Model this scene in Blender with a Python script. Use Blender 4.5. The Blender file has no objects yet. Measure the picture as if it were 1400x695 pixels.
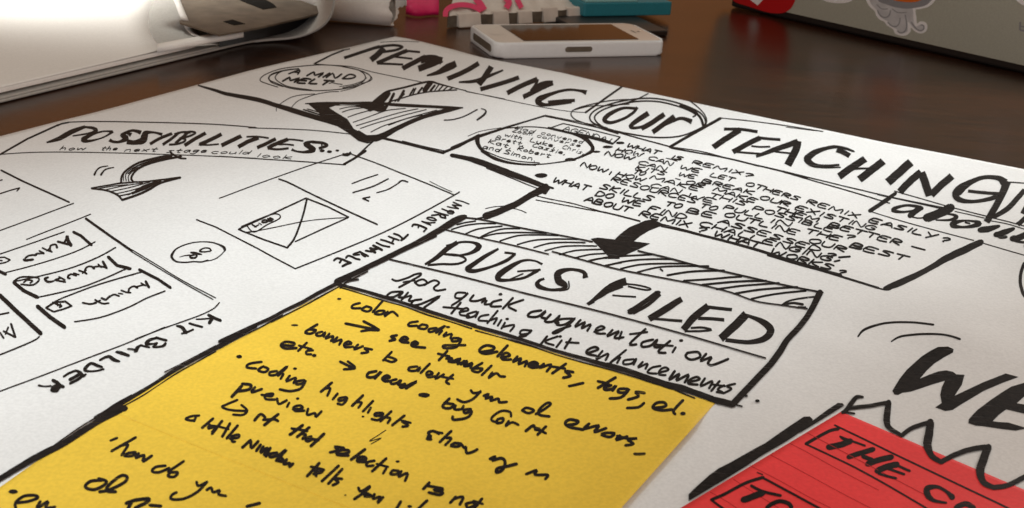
import bpy, bmesh, math, random
from mathutils import Vector, Matrix
from mathutils.geometry import tessellate_polygon
random.seed(7)
S = bpy.context.scene
COL = S.collection

# ---------------------------------------------------------------- camera
CAM_H, FPX, PITCH, ROLL = 0.198, 1714.38, 0.38567, 0.070754   # metres, pixels of a 1400 px wide frame, radians
CP, SP, CR, SR = math.cos(PITCH), math.sin(PITCH), math.cos(ROLL), math.sin(ROLL)
FW = Vector((0, CP, -SP)); R0 = Vector((1, 0, 0)); U0 = Vector((0, SP, CP))
RT = CR * R0 + SR * U0
UP = -SR * R0 + CR * U0
EYE = Vector((0, 0, CAM_H))
cam = bpy.data.cameras.new('camera')
cam.sensor_width = 36.0
cam.lens = 36.0 * FPX / 1400.0
cam.clip_start = 0.01; cam.clip_end = 50
cam.dof.use_dof = True
cam.dof.focus_distance = 0.50
cam.dof.aperture_fstop = 40.0
camo = bpy.data.objects.new('camera', cam); COL.objects.link(camo)
camo.matrix_world = Matrix.Translation(EYE) @ Matrix((RT, UP, -FW)).transposed().to_4x4()
S.camera = camo
S.view_settings.view_transform = 'Standard'
S.view_settings.look = 'None'
S.view_settings.exposure = 0.0
S.view_settings.gamma = 1.0

# ---------------------------------------------------------------- light: a dim warm room, a window beyond the pad, another on the right
W = bpy.data.worlds.new('World'); S.world = W; W.use_nodes = True
bg = W.node_tree.nodes['Background']
bg.inputs[1].default_value = 0.80
_tc = W.node_tree.nodes.new('ShaderNodeTexCoord'); _sx = W.node_tree.nodes.new('ShaderNodeSeparateXYZ'); _rp = W.node_tree.nodes.new('ShaderNodeValToRGB')
W.node_tree.links.new(_tc.outputs['Generated'], _sx.inputs[0]); W.node_tree.links.new(_sx.outputs['Z'], _rp.inputs['Fac'])
_nz = W.node_tree.nodes.new('ShaderNodeTexNoise'); _nz.inputs['Scale'].default_value = 3.2; _nz.inputs['Detail'].default_value = 3
W.node_tree.links.new(_tc.outputs['Generated'], _nz.inputs['Vector'])
_mr = W.node_tree.nodes.new('ShaderNodeMapRange'); _mr.inputs[1].default_value = 0.34; _mr.inputs[2].default_value = 0.66; _mr.inputs[3].default_value = 0.35; _mr.inputs[4].default_value = 1.6
W.node_tree.links.new(_nz.outputs['Fac'], _mr.inputs[0])
_vm = W.node_tree.nodes.new('ShaderNodeVectorMath'); _vm.operation = 'SCALE'         # furniture and walls of the room, out of focus
W.node_tree.links.new(_rp.outputs['Color'], _vm.inputs[0]); W.node_tree.links.new(_mr.outputs[0], _vm.inputs['Scale'])
W.node_tree.links.new(_vm.outputs[0], bg.inputs[0])
_e = _rp.color_ramp.elements                                   # a warm brown wooden room below, a pale ceiling above
_e[0].position = 0.0; _e[0].color = (0.40, 0.145, 0.045, 1)
_e[1].position = 0.75; _e[1].color = (0.60, 0.56, 0.495, 1)
_k = _e.new(0.32); _k.color = (0.40, 0.165, 0.06, 1)

def area(name, loc, target, sx, sy, energy, color):
    l = bpy.data.lights.new(name, 'AREA'); l.shape = 'RECTANGLE'; l.size = sx; l.size_y = sy
    l.energy = energy; l.color = color
    o = bpy.data.objects.new(name, l); COL.objects.link(o)
    o.location = loc
    o.rotation_euler = (Vector(target) - Vector(loc)).to_track_quat('-Z', 'Y').to_euler()
    return o
w_ = area('pad_window_light', (-0.80, 1.25, 0.80), (-0.37, 0.98, 0), 0.15, 0.15, 1.25, (1.0, 0.98, 0.92)); w_.data.spread = math.radians(19)
w_ = area('window_light', (0.05, 0.58, 0.62), (0.05, 0.5801, 0), 1.10, 0.10, 0.62, (0.86, 0.97, 1.0)); w_.data.spread = math.radians(44)
w_.rotation_euler = (0, 0, math.radians(42))
area('side_window_light', (0.78, 0.92, 0.20), (0.24, 0.70, 0), 0.35, 0.18, 3.2, (1.0, 0.985, 0.95))
area('room_fill_light', (-0.3, -1.0, 0.42), (0.1, 0.9, 0), 1.0, 0.6, 6.0, (0.92, 0.97, 1.0))

# ---------------------------------------------------------------- pixel -> point helpers (photo frame 1400 x 695)
def ray(px, py):
    return FW * FPX + RT * (px - 700.0) + UP * (347.5 - py)
def at(px, py, z=0.0):
    d = ray(px, py)
    return EYE + d * ((z - CAM_H) / d.z)
def on_plane(px, py, p, n):
    d = ray(px, py)
    return EYE + d * ((p - EYE).dot(n) / d.dot(n))

# gentle waviness of the big sheet
_w = []
_r = random.Random(11)
for k in range(7):
    a = _r.uniform(-0.5, 1.6); lam = _r.uniform(0.07, 0.20)
    _w.append((math.cos(a) * 2 * math.pi / lam, math.sin(a) * 2 * math.pi / lam, _r.uniform(0, 6.28), 0.0036 * lam))
RIDGES = []      # (x, y, dirx, diry, half width, half length, height)
for (px0, py0, px1, py1, wd, ht) in ((1060, 455, 1180, 500, .010, .0012), (905, 590, 1010, 560, .008, -.0009), (800, 225, 870, 255, .006, .0006),
                                     (500, 560, 760, 640, .02, .0008), (820, 300, 760, 330, .008, .0008), (1240, 420, 1390, 330, .03, -.0015),
    (770, 232, 850, 262, .0028, .0011), (840, 215, 900, 235, .0026, .0008), (1085, 440, 1160, 420, .006, .0014), (900, 560, 960, 640, .008, .0018), (60, 540, 190, 480, .012, .0009), (230, 400, 350, 330, .010, .0008), (470, 150, 560, 200, .012, .0006), (1250, 460, 1390, 500, .015, .0020), (420, 240, 520, 300, .008, .0006), (1150, 330, 1230, 300, .008, .0007)):
    a, b = at(px0, py0), at(px1, py1)
    d = (b - a); L = d.length; d.normalize(); m = (a + b) / 2
    RIDGES.append((m.x, m.y, d.x, d.y, wd, L / 2, ht))
_E0 = at(545, 52); _d1 = (at(1400, 232) - _E0).normalized(); _d2 = (at(0, 186) - _E0).normalized()
_N1 = Vector((_d1.y, -_d1.x, 0)); _N2 = Vector((-_d2.y, _d2.x, 0))     # inward normals of the far and the left edge
def hgt(x, y):
    h = 0.0042
    for kx, ky, ph, A in _w:
        h += A * math.sin(kx * x + ky * y + ph)
    for mx, my, dx, dy, wd, hl, ht in RIDGES:
        u = (x - mx) * dx + (y - my) * dy; v = -(x - mx) * dy + (y - my) * dx
        h += ht * math.exp(-(v / wd) ** 2 - (u / hl) ** 2)
    e1 = max(0.0, (x - _E0.x) * _N1.x + (y - _E0.y) * _N1.y); e2 = max(0.0, (x - _E0.x) * _N2.x + (y - _E0.y) * _N2.y)
    e = min(1.0, min(e1, e2) / 0.13); e = e * e * (3 - 2 * e)
    return max(h * (0.12 + 0.88 * e), 0.0005)
def on_sheet(px, py, dz, lift=None):
    z = 0.002
    for _ in range(6):
        p = at(px, py, z)
        z = hgt(p.x, p.y) + dz + (lift(p.x, p.y) if lift else 0)
    return at(px, py, z)

# ---------------------------------------------------------------- materials
def mat(name, color, rough=0.6, spec=0.5, metallic=0.0, noise=0.0, nscale=300.0, bump=0.0, bscale=400.0, coat=0.0, sheen=0.0, second=None):
    m = bpy.data.materials.new(name); m.use_nodes = True
    nt = m.node_tree; b = nt.nodes['Principled BSDF']
    b.inputs['Roughness'].default_value = rough
    b.inputs['Metallic'].default_value = metallic
    b.inputs['Specular IOR Level'].default_value = spec
    b.inputs['Coat Weight'].default_value = coat
    b.inputs['Base Color'].default_value = (*color, 1)
    tc = nt.nodes.new('ShaderNodeTexCoord')
    if noise > 0 or second:
        n = nt.nodes.new('ShaderNodeTexNoise'); n.inputs['Scale'].default_value = nscale; n.inputs['Detail'].default_value = 5
        nt.links.new(tc.outputs['Object'], n.inputs['Vector'])
        r = nt.nodes.new('ShaderNodeValToRGB')
        lo = second or tuple(max(0, c * (1 - noise)) for c in color); hi = color if second else tuple(min(1, c * (1 + noise)) for c in color)
        r.color_ramp.elements[0].position = 0.35; r.color_ramp.elements[1].position = 0.65
        r.color_ramp.elements[0].color = (*lo, 1); r.color_ramp.elements[1].color = (*hi, 1)
        nt.links.new(n.outputs['Fac'], r.inputs['Fac']); nt.links.new(r.outputs['Color'], b.inputs['Base Color'])
    if bump > 0:
        n2 = nt.nodes.new('ShaderNodeTexNoise'); n2.inputs['Scale'].default_value = bscale; n2.inputs['Detail'].default_value = 6
        nt.links.new(tc.outputs['Object'], n2.inputs['Vector'])
        bp = nt.nodes.new('ShaderNodeBump'); bp.inputs['Strength'].default_value = bump; bp.inputs['Distance'].default_value = 0.001
        nt.links.new(n2.outputs['Fac'], bp.inputs['Height']); nt.links.new(bp.outputs['Normal'], b.inputs['Normal'])
    return m

M = {}
def blotch(m, amount, scale):
    """slow unevenness of the stock itself, over the fine grain"""
    nt = m.node_tree; b = nt.nodes['Principled BSDF']; src = b.inputs['Base Color'].links[0].from_socket
    tc = nt.nodes.new('ShaderNodeTexCoord'); n = nt.nodes.new('ShaderNodeTexNoise'); n.inputs['Scale'].default_value = scale; n.inputs['Detail'].default_value = 4
    nt.links.new(tc.outputs['Object'], n.inputs['Vector'])
    mr = nt.nodes.new('ShaderNodeMapRange'); mr.inputs[1].default_value = 0.3; mr.inputs[2].default_value = 0.7; mr.inputs[3].default_value = 1 - amount; mr.inputs[4].default_value = 1 + amount * .5
    nt.links.new(n.outputs['Fac'], mr.inputs[0])
    mx = nt.nodes.new('ShaderNodeVectorMath'); mx.operation = 'SCALE'
    nt.links.new(src, mx.inputs[0]); nt.links.new(mr.outputs[0], mx.inputs['Scale']); nt.links.new(mx.outputs[0], b.inputs['Base Color'])
def dry(m, lo, hi, rot=38):
    """dry marker streaks that let the paper show through"""
    nt = m.node_tree; b = nt.nodes['Principled BSDF']
    tc = nt.nodes.new('ShaderNodeTexCoord'); mp = nt.nodes.new('ShaderNodeMapping')
    mp.inputs['Rotation'].default_value = (0, 0, math.radians(rot)); mp.inputs['Scale'].default_value = (60, 900, 1)
    nt.links.new(tc.outputs['Object'], mp.inputs['Vector'])
    n = nt.nodes.new('ShaderNodeTexNoise'); n.inputs['Scale'].default_value = 1.0; n.inputs['Detail'].default_value = 5
    nt.links.new(mp.outputs['Vector'], n.inputs['Vector'])
    mr = nt.nodes.new('ShaderNodeMapRange'); mr.inputs[1].default_value = lo; mr.inputs[2].default_value = hi; mr.inputs[3].default_value = 1.0; mr.inputs[4].default_value = 0.45
    nt.links.new(n.outputs['Fac'], mr.inputs[0]); nt.links.new(mr.outputs[0], b.inputs['Alpha'])
M['paper'] = mat('white_poster_paper', (0.80, 0.79, 0.78), 0.75, 0.25, noise=0.045, nscale=900, bump=0.22, bscale=260)
M['pad'] = mat('white_pad_paper', (0.84, 0.83, 0.80), 0.8, 0.2, noise=0.03, nscale=700)
M['pad_grey'] = mat('pad_paper_darkened_for_shade', (0.42, 0.41, 0.385), 0.9, 0.05, noise=0.06, nscale=500)  # white paper greyed so the flap looks turned from the light
M['yellow'] = mat('yellow_note_paper', (0.90, 0.60, 0.06), 0.7, 0.25, noise=0.05, nscale=800, bump=0.15, bscale=400)
M['red'] = mat('red_card_paper', (0.97, 0.052, 0.055), 0.65, 0.3, noise=0.05, nscale=800, bump=0.1, bscale=400)
M['rule'] = mat('dark_red_rule', (0.45, 0.012, 0.016), 0.7, 0.2)
M['ink'] = mat('black_marker_ink', (0.010, 0.0075, 0.0065), 0.6, 0.15, noise=0.5, nscale=500, bump=0.1, bscale=900)
M['thin_ink'] = mat('black_pen_ink', (0.012, 0.010, 0.009), 0.65, 0.12, noise=0.5, nscale=600)
M['dark_card'] = mat('grey_brown_card', (0.135, 0.105, 0.076), 0.6, 0.2, nscale=70, second=(0.085, 0.066, 0.048))
M['print_black'] = mat('black_print', (0.010, 0.009, 0.008), 0.8, 0.03)
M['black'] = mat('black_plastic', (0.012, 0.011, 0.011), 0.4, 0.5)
M['white_rubber'] = mat('white_rubber_case', (0.74, 0.77, 0.78), 0.42, 0.5, noise=0.02, nscale=400)
M['white_glass'] = mat('white_phone_glass', (0.70, 0.67, 0.62), 0.18, 0.5)
M['screen'] = mat('black_screen_glass', (0.008, 0.007, 0.007), 0.06, 0.28)
M['alu'] = mat('grey_laptop_aluminium', (0.55, 0.58, 0.49), 0.45, 0.5, metallic=0.25, noise=0.05, nscale=900)
M['sticker_red'] = mat('red_sticker', (0.55, 0.012, 0.015), 0.35)
M['sticker_white'] = mat('white_sticker', (0.92, 0.94, 0.94), 0.4)
M['sticker_grey'] = mat('grey_sticker_print', (0.30, 0.31, 0.33), 0.4)
M['sticker_body'] = mat('pale_grey_sticker_print', (0.62, 0.64, 0.65), 0.4, noise=0.1, nscale=120)
M['sticker_orange'] = mat('orange_sticker_print', (0.75, 0.16, 0.02), 0.4)
M['magenta'] = mat('magenta_paper', (0.72, 0.01, 0.12), 0.5, noise=0.05, nscale=200)
M['packet'] = mat('white_packet_foil', (0.66, 0.61, 0.55), 0.45, 0.5, noise=0.06, nscale=120, bump=0.4, bscale=90)
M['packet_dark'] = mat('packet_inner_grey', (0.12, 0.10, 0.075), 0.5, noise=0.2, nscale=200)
M['teal'] = mat('teal_cloth_cover', (0.012, 0.20, 0.26), 0.55, noise=0.06, nscale=600)
M['teal_light'] = mat('pale_teal_cover', (0.20, 0.42, 0.42), 0.55, noise=0.05, nscale=400)
M['board'] = mat('grey_backing_board', (0.40, 0.385, 0.36), 0.75, noise=0.06, nscale=300)

blotch(M['paper'], 0.035, 22); blotch(M['yellow'], 0.06, 30); blotch(M['red'], 0.07, 35)
dry(M['ink'], 0.58, 0.76)

def wood():
    m = bpy.data.materials.new('dark_stained_wood'); m.use_nodes = True
    nt = m.node_tree; b = nt.nodes['Principled BSDF']
    tc = nt.nodes.new('ShaderNodeTexCoord')
    mp = nt.nodes.new('ShaderNodeMapping'); mp.inputs['Scale'].default_value = (14, 330, 14)
    mp.inputs['Rotation'].default_value = (0, 0, math.radians(-6))
    nt.links.new(tc.outputs['Object'], mp.inputs['Vector'])
    n = nt.nodes.new('ShaderNodeTexNoise'); n.inputs['Scale'].default_value = 1.6; n.inputs['Detail'].default_value = 8; n.inputs['Distortion'].default_value = 0.6
    nt.links.new(mp.outputs['Vector'], n.inputs['Vector'])
    mp2 = nt.nodes.new('ShaderNodeMapping'); mp2.inputs['Scale'].default_value = (2, 7, 2)
    nt.links.new(tc.outputs['Object'], mp2.inputs['Vector'])
    n2 = nt.nodes.new('ShaderNodeTexNoise'); n2.inputs['Scale'].default_value = 2.0; n2.inputs['Detail'].default_value = 3
    nt.links.new(mp2.outputs['Vector'], n2.inputs['Vector'])
    mix = nt.nodes.new('ShaderNodeMath'); mix.operation = 'MULTIPLY_ADD'; mix.inputs[1].default_value = 0.6
    nt.links.new(n.outputs['Fac'], mix.inputs[0])
    m3 = nt.nodes.new('ShaderNodeMath'); m3.operation = 'MULTIPLY'; m3.inputs[1].default_value = 0.4
    nt.links.new(n2.outputs['Fac'], m3.inputs[0]); nt.links.new(m3.outputs[0], mix.inputs[2])
    r = nt.nodes.new('ShaderNodeValToRGB')
    r.color_ramp.elements[0].position = 0.36; r.color_ramp.elements[0].color = (0.006, 0.004, 0.003, 1)
    r.color_ramp.elements[1].position = 0.66; r.color_ramp.elements[1].color = (0.058, 0.018, 0.006, 1)
    nt.links.new(mix.outputs[0], r.inputs['Fac']); nt.links.new(r.outputs['Color'], b.inputs['Base Color'])
    b.inputs['Roughness'].default_value = 0.26; b.inputs['Specular IOR Level'].default_value = 0.5
    bp = nt.nodes.new('ShaderNodeBump'); bp.inputs['Strength'].default_value = 0.10; bp.inputs['Distance'].default_value = 0.0006
    nt.links.new(n.outputs['Fac'], bp.inputs['Height']); nt.links.new(bp.outputs['Normal'], b.inputs['Normal'])
    return m
M['wood'] = wood()

# ---------------------------------------------------------------- object helpers
def link(name, me, m, parent=None, smooth=False):
    o = bpy.data.objects.new(name, me); COL.objects.link(o)
    if m is not None:
        for x in (m if isinstance(m, (list, tuple)) else [m]): me.materials.append(x)
    if parent is not None: o.parent = parent
    if smooth:
        for p in me.polygons: p.use_smooth = True
    return o
def origin(o):
    p = Vector((0, 0, 0))
    while o is not None: p += o.location; o = o.parent
    return p
def mesh(name, verts, faces, m, parent=None, smooth=False):
    me = bpy.data.meshes.new(name); me.from_pydata([tuple(v) for v in verts], [], faces); me.update()
    if parent is not None:
        me.transform(Matrix.Translation(-origin(parent)))
    return link(name, me, m, parent, smooth)
def from_bm(name, bm, m, parent=None, smooth=False):
    bmesh.ops.recalc_face_normals(bm, faces=bm.faces[:])
    me = bpy.data.meshes.new(name); bm.to_mesh(me); bm.free()
    if parent is not None: me.transform(Matrix.Translation(-origin(parent)))
    return link(name, me, m, parent, smooth)
def empty(name, loc):
    o = bpy.data.objects.new(name, None); COL.objects.link(o); o.location = loc; o.empty_display_size = 0.01
    return o
def tag(o, label=None, cat=None, group=None, kind=None):
    if label: o['label'] = label
    if cat: o['category'] = cat
    if group: o['group'] = group
    if kind: o['kind'] = kind
    return o
def solid(o, t, offset=-1.0):
    md = o.modifiers.new('thickness', 'SOLIDIFY'); md.thickness = t; md.offset = offset
    return o
def prism(bm, pts, z0, z1, bevel=0.0, seg=2):
    """closed outline (world xy) from z0 to z1; bevel rounds the rims"""
    n0 = len(bm.verts)
    lo = [bm.verts.new((p[0], p[1], z0)) for p in pts]; hi = [bm.verts.new((p[0], p[1], z1)) for p in pts]
    n = len(pts)
    fs = [bm.faces.new(lo[::-1]), bm.faces.new(hi)]
    for i in range(n): fs.append(bm.faces.new((lo[i], lo[(i + 1) % n], hi[(i + 1) % n], hi[i])))
    if bevel:
        es = set(fs[0].edges) | set(fs[1].edges)
        bmesh.ops.bevel(bm, geom=list(es), offset=bevel, segments=seg, affect='EDGES', profile=0.5)
    return bm
def rrect(c, ex, ey, L, Wd, r, n=6):
    """rounded rectangle outline about corner c (world xy) along ex, ey"""
    out = []
    for (cx, cy, a0) in ((L - r, r, -90), (L - r, Wd - r, 0), (r, Wd - r, 90), (r, r, 180)):
        for k in range(n + 1):
            a = math.radians(a0 + 90 * k / n)
            u, v = cx + r * math.cos(a), cy + r * math.sin(a)
            out.append((c[0] + ex[0] * u + ey[0] * v, c[1] + ex[1] * u + ey[1] * v))
    return out
def grid(rows):
    """rows of points -> verts, quads"""
    n = len(rows[0]); vs = [p for r in rows for p in r]; fs = []
    for i in range(len(rows) - 1):
        for j in range(n - 1):
            a = i * n + j
            fs.append((a, a + 1, a + n + 1, a + n))
    return vs, fs
def poly_at(pts, t):
    """point at fraction t of a polyline, by length"""
    L = [(pts[i + 1] - pts[i]).length for i in range(len(pts) - 1)]
    s = t * sum(L)
    for i, l in enumerate(L):
        if s <= l or i == len(L) - 1: return pts[i].lerp(pts[i + 1], s / l if l else 0)
        s -= l
def crom(P, sub):
    """Catmull-Rom through tuples"""
    out = []
    n = len(P)
    for i in range(n - 1):
        p0 = P[max(i - 1, 0)]; p1 = P[i]; p2 = P[i + 1]; p3 = P[min(i + 2, n - 1)]
        for k in range(sub):
            t = k / sub
            out.append(tuple(0.5 * ((2 * b) + (-a + c) * t + (2 * a - 5 * b + 4 * c - d) * t * t + (-a + 3 * b - 3 * c + d) * t ** 3) for a, b, c, d in zip(p0, p1, p2, p3)))
    out.append(P[-1])
    return out

# ---------------------------------------------------------------- the table top
table = mesh('table_top', [(-3, -2, 0), (3, -2, 0), (3, 4, 0), (-3, 4, 0)], [(0, 1, 2, 3)], M['wood'])
tag(table, kind='structure')

# ---------------------------------------------------------------- the big sheet of paper
top_px = [(540, 50), (556, 52.5), (580, 58), (620, 68), (660, 79), (770, 100), (850, 119), (970, 145), (1070, 166), (1200, 193), (1300, 212), (1400, 231.5), (1560, 262), (1700, 288)]
left_px = [(540, 50), (450, 71), (340, 97), (278, 114), (215, 131), (125, 155), (60, 171), (0, 186.5), (-150, 224)]
T = [on_sheet(x, y, 0) for x, y in top_px]; Lf = [on_sheet(x, y, 0) for x, y in left_px]
d = (T[-1] - T[-3]).normalized(); T.append(T[-1] + d * 0.12)
d = (Lf[-1] - Lf[2]).normalized(); Lf.append(Lf[-1] + d * 0.42)
NU, NV = 170, 180
rows = []
for j in range(NV + 1):
    l = poly_at(Lf, j / NV); row = []
    for i in range(NU + 1):
        p = poly_at(T, i / NU) + l - T[0]
        row.append((p.x, p.y, hgt(p.x, p.y)))
    rows.append(row)
v, f = grid(rows)
poster = mesh('poster_sheet', v, f, M['paper'], smooth=True); solid(poster, 0.00018, 1.0)
tag(poster, 'large white paper sheet covered in black marker lettering, arrows and sketches', 'poster')

def note(name, corners, dz, m, n=60, lift=None):
    rows = []
    A, B, C, D = corners     # far-left, far-right, near-right, near-left
    for j in range(n + 1):
        a = A.lerp(D, j / n); b = B.lerp(C, j / n)
        row = []
        for i in range(n + 1):
            p = a.lerp(b, i / n); d = p - EYE; q = p.copy()
            for _ in range(6):           # slide along the line of sight onto the waves of the sheet
                z = hgt(q.x, q.y) + dz + (lift(q.x, q.y) if lift else 0)
                q = EYE + d * ((z - CAM_H) / d.z)
            row.append(tuple(q))
        rows.append(row)
    v, f = grid(rows)
    return solid(mesh(name, v, f, m, smooth=True), 0.00013, 1.0)
ys = lambda x, y: at(x, y, 0.003)
yl = note('yellow_note', [ys(162, 552), ys(520, 690), ys(430, 860), ys(-58, 707)], 0.00017, M['yellow'])
tag(yl, 'lower yellow note tucked under the edge of the wider yellow note', 'paper note')
A, B, Dd = ys(463, 391), ys(978, 551), ys(145, 560)
_ya, _yb = A.copy(), B.copy(); _yx = (B - A).normalized(); _yy = (Dd - A).normalized()
def yellow_lift(x, y):
    u = (_yb - Vector((x, y, _yb.z))).dot(_yx); v = (Vector((x, y, _ya.z)) - _ya).dot(_yy)
    s = max(0.0, 1 - u / 0.030); t = min(1.0, max(0.0, v - 0.006) / 0.03)
    return 0.0016 * s * s * t * t * (3 - 2 * t)
yu = note('yellow_note', [A, B, B + (Dd - A), Dd], 0.00026, M['yellow'], 90, yellow_lift)
tag(yu, 'wide yellow note with handwritten bullet points, directly below the BUGS FILED heading', 'paper note')
A, B, Dd = ys(1150, 563), ys(1400, 669.5), ys(950, 683)
ex = (B - A).normalized(); ey = (Dd - A).normalized()
rd = note('red_card', [A, A + ex * 0.15, A + ex * 0.15 + ey * 0.10, A + ey * 0.10], 0.00024, M['red'])
tag(rd, 'red ruled card with black boxed words at the lower right of the white sheet', 'paper card')

# ---------------------------------------------------------------- pen and marker strokes lying on the paper (traced from the photo, laid on the sheet)
FONT = {
 'A': ['0,0 .5,1 1,0', '.2,.38 .8,.38'], 'B': ['.05,0 .05,1 .7,.95 .75,.6 .1,.52 .85,.4 .85,.05 .05,0'], 'C': ['.95,.85 .5,1 .05,.6 .15,.1 .6,0 .95,.15'],
 'D': ['.05,0 .05,1 .7,.85 .95,.45 .6,.05 .05,0'], 'E': ['.9,1 .1,1 .05,0 .9,0', '.1,.52 .7,.52'], 'F': ['.9,1 .1,1 .05,0', '.1,.52 .7,.52'],
 'G': ['.9,.85 .5,1 .05,.6 .15,.1 .6,0 .95,.25 .9,.5 .55,.5'], 'H': ['.05,0 .05,1', '.95,0 .95,1', '.05,.5 .95,.5'], 'I': ['.5,0 .5,1'],
 'K': ['.05,0 .05,1', '.9,1 .1,.45 .95,0'], 'L': ['.1,1 .1,0 .95,0'], 'M': ['0,0 .1,1 .5,.3 .9,1 1,0'], 'N': ['.05,0 .05,1 .95,0 .95,1'],
 'O': ['.5,1 .05,.6 .2,.1 .6,0 .95,.4 .8,.9 .5,1'], 'P': ['.05,0 .05,1 .8,.9 .85,.55 .1,.45'], 'R': ['.05,0 .05,1 .8,.9 .8,.58 .1,.48 .95,0'],
 'S': ['.9,.9 .4,1 .1,.75 .8,.4 .8,.08 .05,.05'], 'T': ['0,1 1,1', '.5,1 .5,0'], 'U': ['.05,1 .1,.15 .5,0 .9,.2 .95,1'],
 'W': ['0,1 .2,0 .5,.7 .75,0 1,1'], 'X': ['.05,0 .95,1', '.05,1 .95,0'], 'Y': ['.05,1 .45,.45', '.95,1 .3,-.25'], 'Z': ['.05,1 .95,1 .05,0 .95,0'],
 '?': ['.1,.8 .5,1 .9,.8 .45,.3', '.4,.08 .5,0'],
 'a': ['.85,.55 .3,.6 .1,.2 .5,0 .85,.5 .9,0'], 'b': ['.1,1 .1,0 .7,.05 .8,.5 .1,.5'], 'c': ['.9,.5 .4,.6 .1,.3 .4,0 .9,.08'], 'd': ['.85,.5 .3,.55 .1,.2 .5,0 .85,.3', '.9,1 .85,0'],
 'e': ['.1,.3 .85,.35 .6,.6 .15,.4 .3,0 .9,.1'], 'g': ['.85,.55 .2,.5 .3,.1 .8,.3', '.9,.55 .7,-.35 .1,-.3'], 'h': ['.1,1 .1,0', '.1,.4 .6,.6 .8,0'], 'i': ['.5,.55 .5,0', '.5,.85 .55,.9'],
 'k': ['.1,1 .1,0', '.85,.6 .15,.25 .95,0'], 'l': ['.5,1 .45,0'], 'm': ['.05,.55 .05,0', '.05,.4 .35,.6 .5,0', '.5,.4 .8,.6 .95,0'], 'n': ['.1,.55 .1,0', '.1,.4 .6,.6 .85,0'],
 'o': ['.5,.6 .1,.3 .4,0 .9,.3 .5,.6'], 'r': ['.2,.55 .2,0', '.2,.35 .8,.6'], 's': ['.85,.55 .2,.5 .8,.15 .1,0'], 't': ['.5,.95 .45,.05 .8,.05', '.1,.6 .9,.6'], 'u': ['.1,.55 .15,.05 .7,.1 .85,.55 .9,0'],
 'v': ['.1,.55 .4,0 .9,.6'], 'w': ['.05,.55 .2,0 .5,.45 .75,0 .95,.55'], 'x': ['.1,0 .9,.6', '.1,.6 .9,0'], 'y': ['.1,.55 .45,.1', '.9,.55 .2,-.35'], ',': ['.5,.1 .3,-.2'], '.': ['.4,0 .55,.06'],
}
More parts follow.
